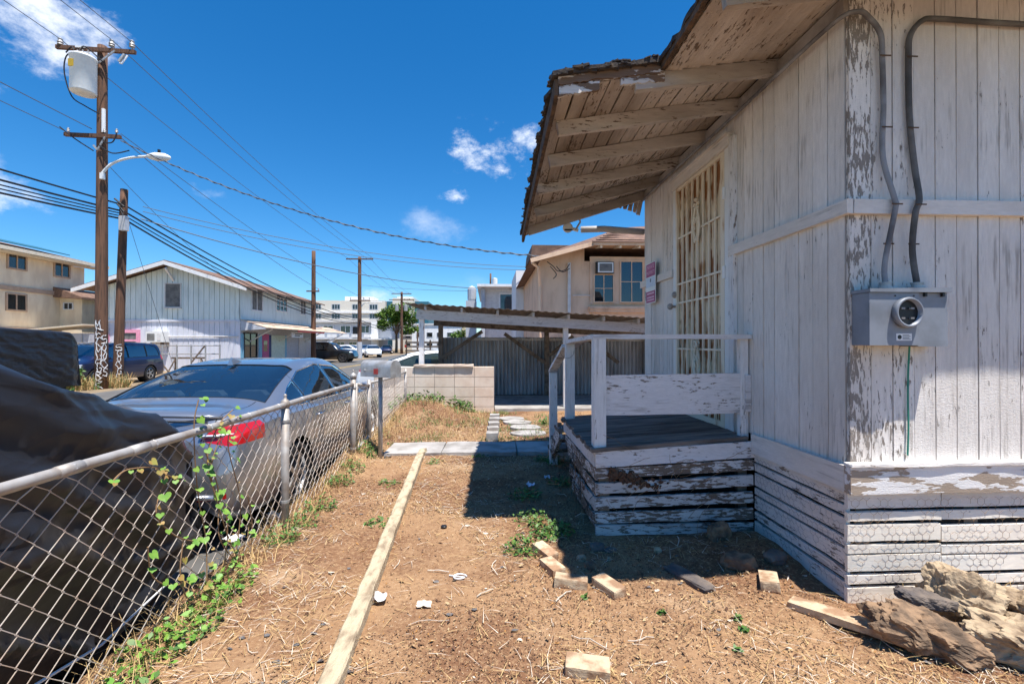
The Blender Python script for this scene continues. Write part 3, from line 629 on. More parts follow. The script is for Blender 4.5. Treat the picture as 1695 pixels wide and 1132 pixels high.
c1 = path([(2.095, HY-.058, 1.70), (2.102, HY-.045, 1.83), (2.150, cy_-.018, 2.11), (2.150, cy_-.014, 2.17), (2.112, cy_+.014, 2.40), (2.116, cy_+.014, 2.68), (2.108, cy_+.012, 2.93), (2.088, cy_, 3.05), (2.02, cy_-.005, 3.13), (1.95, cy_-.012, 3.155), (1.885, HY+.03, 3.15), (1.885, HY+.5, 3.155), (1.885, 3.6, 3.15), (1.885, 4.6, 3.16), (1.885, 5.5, 3.15)], 6)
t1 = T('service_cable', 'grey cable with a sharp bend, rising from the meter box round the house corner', 'cable', (2.125, HY-.065, 1.73)); XB(t1, 'cable', MB().tube(c1, .013, 8), 'cable_grey', t1.location, smooth=True)
c2 = path([(2.27, HY-.058, 1.70), (2.255, HY-.045, 1.90), (2.262, cy_-.018, 2.09), (2.288, cy_-.014, 2.17), (2.290, cy_+.014, 2.35), (2.262, cy_+.014, 2.62), (2.258, cy_+.014, 2.95), (2.268, cy_+.012, 3.06), (2.33, cy_+.01, 3.135), (2.42, cy_+.01, 3.15), (2.8, cy_+.01, 3.14), (3.6, cy_+.01, 3.13)], 6)
t2 = T('service_cable', 'dark cable rising from the right hub of the meter box along the front wall top', 'cable', (2.305, HY-.065, 1.73)); XB(t2, 'cable', MB().tube(c2, .0145, 8), 'cable_dark', t2.location, smooth=True)
for tt, xs_ in ((t1, ((2.108, 2.93), (2.116, 2.55), (2.150, 2.135), (2.122, 1.93))), (t2, ((2.258, 2.93), (2.262, 2.55), (2.282, 2.135), (2.262, 1.93)))):
    for xx, zz in xs_: XB(tt, 'strap', MB().box((xx-.030, HY-.0485-(.022 if zz < 2.2 and zz > 2.1 else 0), zz-.003), (xx+.030, HY-.0455-(.022 if zz < 2.2 and zz > 2.1 else 0), zz+.004)), 'rotten_wood', tt.location)
c3 = path([(2.262, HY-.02, 1.39), (2.262, HY-.012, 1.25), (2.258, HY-.014, 1.1), (2.262, HY-.012, .95), (2.255, HY-.014, .80)], 6)
tag(B('ground_wire', MB().tube(c3, .005, 6), 'green_wire'), 'thin green ground wire hanging below the meter box', 'wire')
def text(name, s, size, mat, parent, M, align='CENTER', ext=.0006):
    cu = bpy.data.curves.new(name, 'FONT'); cu.body = s; cu.size = size; cu.align_x = align; cu.align_y = 'CENTER'; cu.extrude = ext
    tmp = bpy.data.objects.new('tmp', cu); col.objects.link(tmp); dg = bpy.context.evaluated_depsgraph_get(); me = bpy.data.meshes.new_from_object(tmp.evaluated_get(dg)); bpy.data.objects.remove(tmp)
    me.materials.clear(); me.materials.append(MATS[mat]); o = obj(name, me, parent); o.matrix_local = M; return o
plain('sign_magenta', (.42, .06, .16), .5); plain('sign_print', (.75, .45, .55), .5); plain('sign_blue', (.62, .70, .80), .5)
SY0 = 5.06
sg = T('warning_sign', 'small magenta and white warning sign hanging on the wall left of the door', 'sign', (HX-.052, SY0+.13, 1.88), 0)
B('plate', MB().box((-.003, -.15, -.01), (.003, .15, .46)), 'white_metal', sg); xs_ = -.0036
B('top_band', MB().box((xs_-.0012, -.142, .30), (xs_, .142, .452)), 'sign_magenta', sg); B('bottom_band', MB().box((xs_-.0012, -.142, 0), (xs_, .142, .13)), 'sign_magenta', sg); B('middle_band', MB().box((xs_-.0012, -.142, .18), (xs_, .142, .29)), 'sign_blue', sg)
def onwall(y, z, x): return Matrix.Translation((x, y, z)) @ Matrix.Rotation(R(-90), 4, 'Z') @ Matrix.Rotation(R(90), 4, 'X')
text('lettering', 'PRIVATE', .062, 'sign_print', sg, onwall(0, .41, -.0052)); text('lettering', 'PROPERTY', .055, 'sign_print', sg, onwall(0, .345, -.0052))
for z_ in (.095, .05, .02): B('print_line', MB().box((-.0056, -.11, z_), (-.0049, .11, z_+.018)), 'sign_print', sg)
B('print_mark', MB().box((-.0056, -.02, .235), (-.0049, .02, .275)), 'meter_grey', sg)
hn = T('house_number', 'dark house number plate on the far end of the side wall', 'number', (HX-.004, 5.40, 1.93)); B('plate', MB().box((-.004, -.10, 0), (.002, .10, .11)), 'cable_grey', hn)
text('digits', '2110', .10, 'black_plastic', hn, onwall(0, .055, -.005))
gt = T('gutter_pipe', 'loose white downpipe running below the far end of the porch roof', 'pipe', (1.2, 5.9, 2.8)); XB(gt, 'pipe', MB().tube([at(962, 380, Y=5.9), at(1000, 379, Y=5.9), at(1066, 384, Y=5.9)], .042, 10), 'carport_paint', gt.location, smooth=True)
fl = T('flood_light', 'round flood light clamped under the sagging end of the porch roof', 'light', at(940, 377, Y=5.55)); L0 = Vector(fl.location)
B('lamp', MB().lathe([(.0, .10), (.03, .09), (.055, .03), (.062, 0), (.056, -.004), (0, -.006)], (0, 0, 0), (.15, 1, .1), 20), 'white_metal', fl, smooth=True); B('bracket', MB().beam((.02, .07, .02), (.14, .05, -.02), .05, .03), 'white_metal', fl); B('arm', MB().tube([(.10, .04, -.02), (.16, .03, .08), (.14, .0, .14)], .012, 6), 'galv_dull', fl); B('motion_sensor', MB().tube([(.05, -.02, -.03), (-.05, -.08, -.045)], .010, 6), 'black_plastic', fl)

# ---------------------------------------------------------------- chain-link fence
random.seed(3)
FX = -1.56
fence = T('chain_link_fence', 'low galvanised chain-link fence between the yard and the parked cars', 'fence', (FX, 3.6, 0))
def FB(name, mb, mat, par=None, **k):
    o = B(name, mb, mat, par or fence, **k); 
    if par is None: o.location = (-FX, -3.6, 0)
    return o
def link(mb, y0, y1, z0f, z1, x, r=.0025, p=.056):
    n = int((y1-y0)/p); dz = p
    for i in range(n):
        yb = y0+i*p; zb = z0f(yb); m = int((z1-zb)/dz)+1; pts = []
        for k in range(m+1):
            s_ = 1 if k % 2 else -1; xx = x+.004*(1 if (k+i) % 2 else -1)+.010*nz3(0, yb, k*.05, 2.); pts.append((xx, yb+p*.5*s_*(1 if i % 2 == 0 else -1)+.004*nz3(yb, k, 0, 3.), min(z1, zb+k*dz)))
        mb.tube(pts, r, 4, cap=False)
mb = MB(); link(mb, .75, 5.34, lambda y: -.03+.09*sm((y-4.)/1.4)+gz(FX+.02, y, False)*.6, .905, FX-.02); FB('wire_mesh', mb, 'galv_wire', kind='stuff')
FB('top_rail', MB().tube([(FX, y, .932+.004*math.sin(y*1.7)) for y in (.3, 1.2, 2.2, 3.2, 4.2, 5.33)], .021, 12), 'galv', smooth=True)
for yy in (1.78, 2.12): FB('rail_sleeve', MB().tube([(FX, yy-.05, .932+.004*math.sin(yy*1.7)), (FX, yy+.05, .932+.004*math.sin(yy*1.7))], .0235, 12), 'galv', smooth=True)
def post(y, h, r=.03, x=FX, cap=True):
    p = FB('post', MB().tube([(x, y, -.2), (x, y, h)], r, 12), 'galv', smooth=True)
    o = B('post_cap', MB().lathe([(r*1.12, 0), (r*1.15, .03), (r*.9, .05), (r*.4, .062), (r*.35, .08), (r*.45, .092), (0, .102)], (x, y, h), n=12), 'galv', p, smooth=True)
    for zz in (h-.12, .18): B('band', MB().lathe([(r*1.1, 0), (r*1.12, .004), (r*1.12, .018), (r*1.1, .022)], (x, y, zz), n=12), 'galv_dull', p)
post(3.59, .915); post(5.36, 1.0, .032); 
for yy in np.arange(.95, 5.3, .42): FB('tie_wire', MB().lathe([(.0225, 0), (.0245, .002), (.0245, .006), (.0225, .008)], (FX, yy-.004, .932+.004*math.sin(yy*1.7)), (0, 1, 0), 8), 'galv_dull')
gate = T('chain_link_gate', 'narrow chain-link gate standing open beyond the last tall fence post', 'gate', (FX, 5.45, .1)); g0 = (FX, 5.45, .1)
for (a, b) in (((FX+.005, 5.46, .13), (FX+.005, 5.46, .93)), ((FX+.005, 6.02, .17), (FX+.005, 6.02, .87)), ((FX+.005, 5.46, .92), (FX+.005, 6.02, .86)), ((FX+.005, 5.46, .15), (FX+.005, 6.02, .19))): XB(gate, 'frame_tube', MB().tube([a, b], .018, 10), 'galv', g0, smooth=True)
mb = MB(); link(mb, 5.48, 6.02, lambda y: .17, .88, FX, .0022); XB(gate, 'wire_mesh', mb, 'galv_wire', g0, kind='stuff')
f2 = T('chain_link_fence', 'short sagging run of chain-link fence beyond the gate by the block wall', 'fence', (FX, 6.1, 0)); g2 = (FX, 6.1, 0)
mb = MB(); link(mb, 6.06, 8.7, lambda y: .08+gz(FX, y, False)*.5, .86, FX-.01, .0022); XB(f2, 'wire_mesh', mb, 'galv_wire', g2, kind='stuff')
for yy in (6.06, 8.7): XB(f2, 'post', MB().tube([(FX, yy, 0), (FX, yy, .93)], .026, 10), 'galv', g2, smooth=True)
XB(f2, 'top_rail', MB().tube([(FX, 6.06, .885), (FX, 7.4, .85), (FX, 8.7, .87)], .018, 10), 'galv', g2, smooth=True)

# vine with heart-shaped leaves on the fence
random.seed(17)
vine = T('fence_vine', 'climbing vine with bright green heart-shaped leaves on the chain-link fence', 'vine', (FX, 2.6, 0)); v0 = Vector((FX, 2.6, 0))
mb = MB(); stems = []
for (keys) in (((2.95, .02), (2.80, .25), (2.68, .5), (2.62, .75), (2.70, .93), (2.85, 1.0)), ((2.6, .0), (2.62, .3), (2.55, .6), (2.5, .95), (2.52, 1.10)), ((2.9, .05), (2.95, .4), (2.82, .8), (2.9, .95)),
               ((2.5, .35), (2.35, .45), (2.2, .62), (2.3, .78), (2.05, .86), (1.95, .83)), ((2.6, .15), (2.35, .2), (2.2, .32), (2.15, .48)), ((2.9, .06), (2.7, .1), (2.45, .03), (2.3, .02)), ((2.4, .7), (2.28, .78), (2.2, .82)), ((2.75, .0), (2.78, .35), (2.66, .66), (2.74, .9)), ((2.85, .1), (2.7, .3), (2.74, .55), (2.6, .8)), ((2.5, .0), (2.38, .22), (2.42, .4)), ((3.05, .0), (3.1, .2), (3.02, .42))):
    pts = path([(FX+random.uniform(-.01, .02), y, z) for (y, z) in keys], 6); stems.append(pts); mb.tube(pts, .0032, 5)
XB(vine, 'stem', mb, 'vine_stem', v0)
heart = []
for k in range(16):
    a = 2*math.pi*k/16; hx_ = 16*math.sin(a)**3; hy_ = 13*math.cos(a)-5*math.cos(2*a)-2*math.cos(3*a)-math.cos(4*a); heart.append((hx_/34, (hy_-5)/34))
hm = MB(); hm.add([(0, -.1, 0)]+[(x_, y_, .12*abs(x_)+.02*math.sin(9*y_)) for x_, y_ in heart], [(0, 1+k, 1+(k+1) % 16) for k in range(16)]); hme = hm.mesh('leaf', ('vine_leaf',), True, False); plain('leaf_old', (.24, .22, .05), .6, c2=(.30, .17, .05), nscale=25); hme2 = hm.mesh('leaf', ('leaf_old',), True, False)
for pts in stems:
    for p in pts[::1]:
        if random.random() < .58:
            s_ = random.choice((random.uniform(.018, .035), random.uniform(.03, .06))); q = p-v0+Vector((random.uniform(.005, .035), random.uniform(-.03, .03), random.uniform(-.02, .025)))
            lf = obj('leaf', hme if random.random() < .78 else hme2, vine, q, (R(random.uniform(15, 70)), R(random.uniform(-25, 25)), R(random.uniform(20, 110)))); lf.scale = (s_, s_, s_)
# ground plants
def ordn(i): return ('nearest', 'second nearest', 'third nearest', 'fourth nearest', 'fifth nearest', 'sixth nearest', 'seventh nearest', 'farthest')[i]
def weed(x, y, r, n, h, label, group, sz=(.012, .03), mat='weed_green', nm='weed'):
    mb = MB(); z0 = gz(x, y, False)
    for i in range(n):
        a = random.uniform(0, 6.28); d = r*math.sqrt(random.random()); px_, py_ = x+d*math.cos(a), y+d*math.sin(a); z = gz(px_, py_)+random.uniform(.005, h)*(1-.5*d/r)
        L_ = random.uniform(*sz); up = Vector((random.gauss(0, .5), random.gauss(0, .5), 1)).normalized(); u = up.orthogonal().normalized(); u = (Matrix.Rotation(random.uniform(0, 6.28), 3, up) @ u); v = up.cross(u)
        c = Vector((px_, py_, z)); mb.add([c-u*L_, c-v*L_*.45-u*L_*.2, c+u*L_*.3-v*L_*.5, c+u*L_, c+u*L_*.3+v*L_*.5, c+v*L_*.45-u*L_*.2], [(0, 1, 2, 3, 4, 5)], random.choice((0, 0, 1)))
        if n < 20: mb.tube([(x, y, z0-.01), c], .0012, 3)
        elif i % 2 == 0: mb.tube([(x, y, z0), (px_, py_, gz(px_, py_)+.004), c], .0014, 3)
    if n < 20: mb.lathe([(.012, -.015), (.014, .004), (.004, .02)], (x, y, z0), n=8)
    o = B(nm, mb, ('leaf_green', mat) if mat != 'vine_leaf' else ('vine_leaf', 'leaf_green')); o['label'] = label; o['category'] = 'weed'; o['group'] = group; return o
random.seed(77)
def weeds(pts, r, n, h, what, group, sz=(.012, .03), mat='weed_green'):
    pts = sorted(pts, key=lambda p: p[0]**2+p[1]**2)
    for i, p in enumerate(pts): weed(p[0], p[1], r, n, h, ordn(i)+' '+what, group, sz, mat)
def gp(*qs): return [tuple(at(*q, z=.02))[:2] for q in qs]
weeds(gp((645, 797), (628, 862), (552, 797), (720, 763), (795, 752), (655, 735)), .11, 46, .05, 'low green weed in the open dirt left of the porch shade', 'weeds in the open yard', (.008, .022))
weeds(gp((880, 858), (908, 876), (865, 905), (920, 880), (868, 818), (905, 760), (925, 765), (930, 800)), .15, 110, .10, 'leafy green weed beside the street side of the porch', 'weeds beside the porch', (.009, .024))
weeds(gp((1222, 1022), (1230, 1040), (968, 985), (1222, 1075), (1095, 1010)), .02, 14, .03, 'tiny green seedling in the dirt near the scattered bricks', 'seedlings near the bricks', (.010, .019))
weeds([(FX+.10+random.uniform(-.05, .05), yy) for yy in (1.85, 2.1, 2.3, 2.5, 2.7)], .14, 85, .12, 'leafy ground vine at the foot of the near chain-link fence', 'vines at the fence foot', (.010, .026), 'vine_leaf')
weeds([(FX+.1+random.uniform(-.04, .06), yy) for yy in (3.3, 3.6, 3.95, 4.6, 5.0, 5.5, 5.75)], .13, 100, .14, 'green weed under the middle of the chain-link fence', 'weeds under the fence', (.009, .022))
weeds([(xx, 9.0) for xx in (-1.75, -1.5, -1.25, -1.0, -.62, -.45)], .20, 150, .30, 'bushy green weed against the concrete block wall', 'weeds along the block wall', (.02, .045))
weeds(gp((880, 655), (905, 700)), .14, 60, .16, 'green weed beside the stepping stones near the carport', 'weeds near the carport', (.015, .04))

# ---------------------------------------------------------------- mailbox, edging timber, bricks, stones
mbx = T('mailbox', 'dented grey metal mailbox with rounded top and red flag on a pipe post', 'mailbox', (-1.31, 5.62, 0), R(-32))
arch = [(-.085, 0), (.085, 0), (.085, .115)]+[(.085*math.cos(a), .115+.085*math.sin(a)) for a in [R(q) for q in range(15, 180, 15)]]+[(-.085, .115)]
B('box', MB().prism(arch, 0, -.25, .24, 0), 'galv_dull', mbx, loc=(0, 0, 1.0)); B('door_flange', MB().prism([(u*1.04, v*1.03-.002) for u, v in arch], 0, .215, .25), 'galv_dull', mbx, loc=(0, 0, 1.0))
B('post', MB().tube([(0, 0, -.1), (0, 0, 1.0)], .026, 12), 'galv_dull', mbx, smooth=True)
fg = B('flag', MB().box((-.02, -.094, 1.035), (.045, -.088, 1.10)), 'red_paint', mbx); B('flag_arm', MB().beam((-.17, -.09, 1.075), (-.0, -.09, 1.075), .005, .014), 'galv', fg); B('pivot', MB().lathe([(.018, 0), (.018, .008), (.006, .012)], (-.175, -.086, 1.075), (0, -1, 0), 10), 'galv', fg)
ed = T('edging_timber', 'long pale landscape timber lying across the dry yard', 'timber', (-.75, 3.5, 0))
mb = MB(); pa, pb = Vector((-.60, 1.25, .028)), Vector((-.83, 5.62, .032)); N_ = 60; sec = [(-.043, -.045), (-.043, .028), (-.034, .038), (.034, .038), (.043, .028), (.043, -.045)]; vs, fs = [], []
dd = (pb-pa).normalized(); sdv = Vector((dd.y, -dd.x, 0))
for k in range(N_+1):
    c = pa.lerp(pb, k/N_)
    wob = .006*nz3(k*.3, 2, 0); notch = .012 if k in (17, 33, 46) else 0
    for (u, v) in sec: vs.append(c+sdv*(u+wob+.004*nz3(u*40, k*.9, 1))+Vector((0, 0, v-notch*(v > 0)+.004*nz3(u*40, k*.7, 5))))
for k in range(N_):
    for q in range(6): fs.append((k*6+q, k*6+(q+1) % 6, k*6+6+(q+1) % 6, k*6+6+q))
fs += [(0, 1, 2, 3, 4, 5), tuple(N_*6+q for q in (5, 4, 3, 2, 1, 0))]; XB(ed, 'timber', mb.add(vs, fs), 'timber_pale', ed.location)
B('broken_end', MB().beam((-.08, 2.17, .03), (-.055, 2.30, .06), .08, .06, seg=3, jit=.008), 'timber_pale', ed)
def brick(px_, py_, rz, label, tilt=0., size=(.19, .088, .057), grp=None, mat='brick_tan', seed=1.):
    p = at(px_, py_, z=.03); b = bmesh.new(); bmesh.ops.create_cube(b, size=1.); bmesh.ops.subdivide_edges(b, edges=b.edges, cuts=5, use_grid_fill=True)
    for v in b.verts:
        q = Vector((v.co.x*size[0], v.co.y*size[1], v.co.z*size[2])); nrm = 0
        ex = sum(abs(abs(c)-.5) < .01 for c in v.co)
        v.co = q*(1-.035*(ex >= 2))+Vector((nz3(q.x*30, q.y*30, seed), nz3(q.y*30, q.z*30, seed+5), nz3(q.z*30, q.x*30, seed+9)))*.0035
    me = bpy.data.meshes.new('brick'); b.to_mesh(me); b.free(); me.materials.append(MATS[mat])
    o = obj('brick', me, None, (p.x, p.y, gz(p.x, p.y, False)+.024), (R(tilt), R(random.uniform(-4, 4)), R(rz))); return tag(o, label, 'brick', grp)
brick(902, 911, -62, 'pale brick at the far end of the small brick row by the porch', seed=1.); brick(914, 937, -70, 'second brick from the far end of the small row by the porch', seed=2., tilt=3)
brick(945, 961, -14, 'brick lying crosswise at the near end of the small row by the porch', seed=3., tilt=-4); brick(1007, 969, -62, 'half-shaded brick lying just right of the small brick row', seed=4., tilt=5)
brick(1272, 962, 62, 'tan brick under the house corner beside the brown stones', seed=5., tilt=-6, size=(.17, .1, .06)); brick(972, 1100, -12, 'lone pale brick in the open dirt at the bottom of the picture', seed=6., tilt=7)
def stone(px_, py_, size, mat, label, rz=0, z=.03, seed=1., boxy=.4, cat='stone', nm='stone', amp=.22, sub=3, tilt=(0, 0)):
    p = at(px_, py_, z=z); o = lump(nm, mat, size, (p.x, p.y, gz(p.x, p.y, False)+size[2]*.55), (R(tilt[0]), R(tilt[1]), R(rz)), sub, amp, 1.6, seed, boxy); return tag(o, label, cat)
stone(1222, 935, (.10, .06, .05), 'rock', 'brown stone block in the shade near the tan corner brick', -15, seed=2.); stone(1283, 930, (.07, .06, .035), 'rock_dark', 'dark grey stone wedged behind the tan corner brick', 30, seed=3.)
stone(1190, 895, (.08, .06, .07), 'rock', 'brown stone against the house skirt at the inner porch corner', 20, seed=4.); stone(988, 903, (.05, .032, .03), 'rock_dark', 'grey stone at the front corner of the porch', 0, seed=5.)
stone(962, 920, (.032, .026, .022), 'rock_pale', 'upper of two pale stones beside the brick row', 20, seed=6.); stone(976, 932, (.036, .028, .024), 'rock', 'lower of two pale stones beside the brick row', -30, seed=7.)
stone(1088, 907, (.026, .022, .02), 'rock_pale', 'small whitish stone in the porch shade', 0, seed=8.); stone(1140, 950, (.05, .16, .02), 'rock_dark', 'flat dark charred board piece in the shade edge', 25, seed=9., boxy=.8, amp=.1)
stone(1008, 920, (.014, .012, .016), 'rock_pale', 'small upright pale pebble in the shade before the porch', 0, seed=10.); stone(1010, 905, (.045, .03, .012), 'rock_dark', 'flat dark stone in the shade beside the grey porch stone', 15, seed=11.)
# boulders at the house corner
def boulder(c, size, mat, label, rot, seed, amp=.34, boxy=.25): return tag(lump('boulder', mat, size, c, tuple(R(q) for q in rot), 5, amp, 1.35, seed, boxy), label, 'boulder')
boulder((2.33, 2.13, .13), (.15, .10, .15), 'rock_pale', 'tall pale wedge-shaped boulder leaning on the house skirt', (0, 22, -35), 3.1)
boulder((2.02, 1.98, .07), (.25, .12, .085), 'rock', 'long brown boulder in front of the house corner', (8, 14, -24), 7.7, .3)
boulder((2.42, 1.90, .06), (.26, .15, .09), 'rock_pale', 'broad pale boulder at the right edge of the rock pile', (0, 8, -12), 11.3)
boulder((2.15, 2.13, .15), (.13, .06, .03), 'rock_dark', 'flat grey slab resting on top of the brown boulder', (0, 8, -10), 5.9, .2, .5)
boulder((2.62, 2.08, .10), (.16, .12, .10), 'rock_pale', 'pale boulder furthest right against the house skirt', (0, 0, 10), 15.3)
tag(B('plank_scrap', MB().beam((1.62, 2.36, .02), (1.88, 2.02, .05), .10, .035, seg=5, jit=.004), 'brick_tan'), 'short rusty board running from the brick to the brown boulder', 'board')
random.seed(4)
for i, q in enumerate(((735, 872, 'cap'), )): 
    p = at(735, 872, z=.01); tag(B('bottle_cap', MB().lathe([(.022, 0), (.024, .012), (.02, .016), (0, .016)], (p.x, p.y, gz(p.x, p.y)+.004), n=14), 'black_plastic'), 'black plastic lid lying in the open dirt', 'lid')
p = at(760, 953, z=.01); mb = MB(); mb.tube([(p.x+.045*math.cos(a)*(1-.3*math.sin(a/2)), p.y+.028*math.sin(a), gz(p.x, p.y)+.012) for a in [R(q) for q in range(0, 331, 15)]]+[(p.x-.06, p.y+.02, gz(p.x, p.y)+.01)], .0045, 6); tag(B('plastic_strap', mb, 'white_paint'), 'loop of white plastic strap on the dirt right of the timber', 'strap')
def scrap(px_, py_, s_, label, mat='white_paint', nm='paper_scrap', cat='litter'):
    p = at(px_, py_, z=.01); mb = MB(); n = 5; vs = []
    for j in range(n):
        for i in range(n): u, v = (i/(n-1)-.5), (j/(n-1)-.5); vs.append((p.x+u*s_[0]+.2*s_[0]*nz3(u*3, v*3, px_), p.y+v*s_[1]+.2*s_[1]*nz3(u*3, v*3, py_), gz(p.x, p.y, False)+.012+s_[2]*(.5+nz3(u*3.3, v*3.3, px_*.1))))
    mb.add(vs, [(j*n+i, j*n+i+1, j*n+n+i+1, j*n+n+i) for j in range(n-1) for i in range(n-1)]); return tag(B(nm, mb, mat), label, cat)
scrap(630, 992, (.07, .07, .05), 'crumpled white paper scrap beside the timber'); scrap(703, 1000, (.07, .05, .012), 'flat pale paper scrap right of the timber', 'litter_pale'); scrap(388, 893, (.12, .06, .03), 'white torn plastic strip under the chain-link fence')
scrap(455, 858, (.12, .07, .05), 'pale plastic bag scrap at the foot of the middle fence post', 'litter_pale'); scrap(905, 793, (.06, .06, .04), 'crumpled clear plastic scrap beside the porch', 'sign_blue'); scrap(878, 807, (.07, .06, .05), 'crumpled white wrapper left of the clear plastic scrap', 'sign_blue'); scrap(642, 757, (.09, .07, .03), 'dark flat scrap at the foot of the mailbox post', 'chip_grey')
mb = MB()
for (x, y) in scatter(170, 1.0, 4.5): 
    s_ = random.uniform(.008, .026); z = gz(x, y)+.006; a = random.uniform(0, 6.28); mb.add([(x+s_*random.uniform(.6, 1.1)*math.cos(a+q*1.05), y+s_*.6*random.uniform(.6, 1.1)*math.sin(a+q*1.05), z+random.uniform(-.003, .006)) for q in range(6)], [(0, 1, 2, 3, 4, 5)], random.choice((0, 0, 1)))
tag(B('stone_chips', mb, ('chip_grey', 'litter_pale')), 'small grey and white stone chips scattered over the dirt', 'chips', kind='stuff')
mb = MB()
for (x, y) in scatter(90, 1.0, 5.0): 
    a = random.uniform(0, 6.28); L_ = random.uniform(.05, .22); z = gz(x, y)+.008; pts = [(x, y, z)]
    for k in range(4): a += random.uniform(-.5, .5); x += L_/4*math.cos(a); y += L_/4*math.sin(a); pts.append((x, y, gz(x, y)+.008+.01*random.random()))
    mb.tube(pts, random.uniform(.0012, .0035), 4, random.choice((0, 1)))
tag(B('fallen_twigs', mb, ('vine_stem', 'litter_pale')), 'thin fallen twigs scattered over the dirt', 'twigs', kind='stuff')
# block row and stepping stones beyond the walk
for i in range(5):
    p = at(808, 708-7*i, z=.05); o = B('garden_block', MB().beam((-.085, 0, 0), (.085, 0, 0), .17, .14, seg=2, jit=.004), 'concrete', None, loc=(.06+.015*i, 6.62+.42*i, .05), rot=(0, 0, R(random.uniform(-6, 6))))
    tag(o, ('nearest grey block', 'second grey block', 'third grey block', 'fourth grey block', 'farthest grey block')[i]+' of the short garden row beyond the walk', 'block')
for i, (q, r_) in enumerate((((846, 692), .25), ((856, 698), .26), ((869, 706), .26), ((876, 716), .27))):
    p = at(*q, z=.03); mb = MB(); n = 14; ring = [(r_*random.uniform(.85, 1.1)*math.cos(2*math.pi*k/n), r_*.8*random.uniform(.85, 1.1)*math.sin(2*math.pi*k/n)) for k in range(n)]; o = B('stepping_stone', mb.prism(ring, 2, -.03, .035), 'concrete', None, loc=(p.x, p.y, .0)); tag(o, ('farthest stepping stone leading to the carport', 'second farthest stepping stone leading to the carport', 'second nearest stepping stone leading to the carport', 'nearest stepping stone leading to the carport')[i], 'stepping stone')
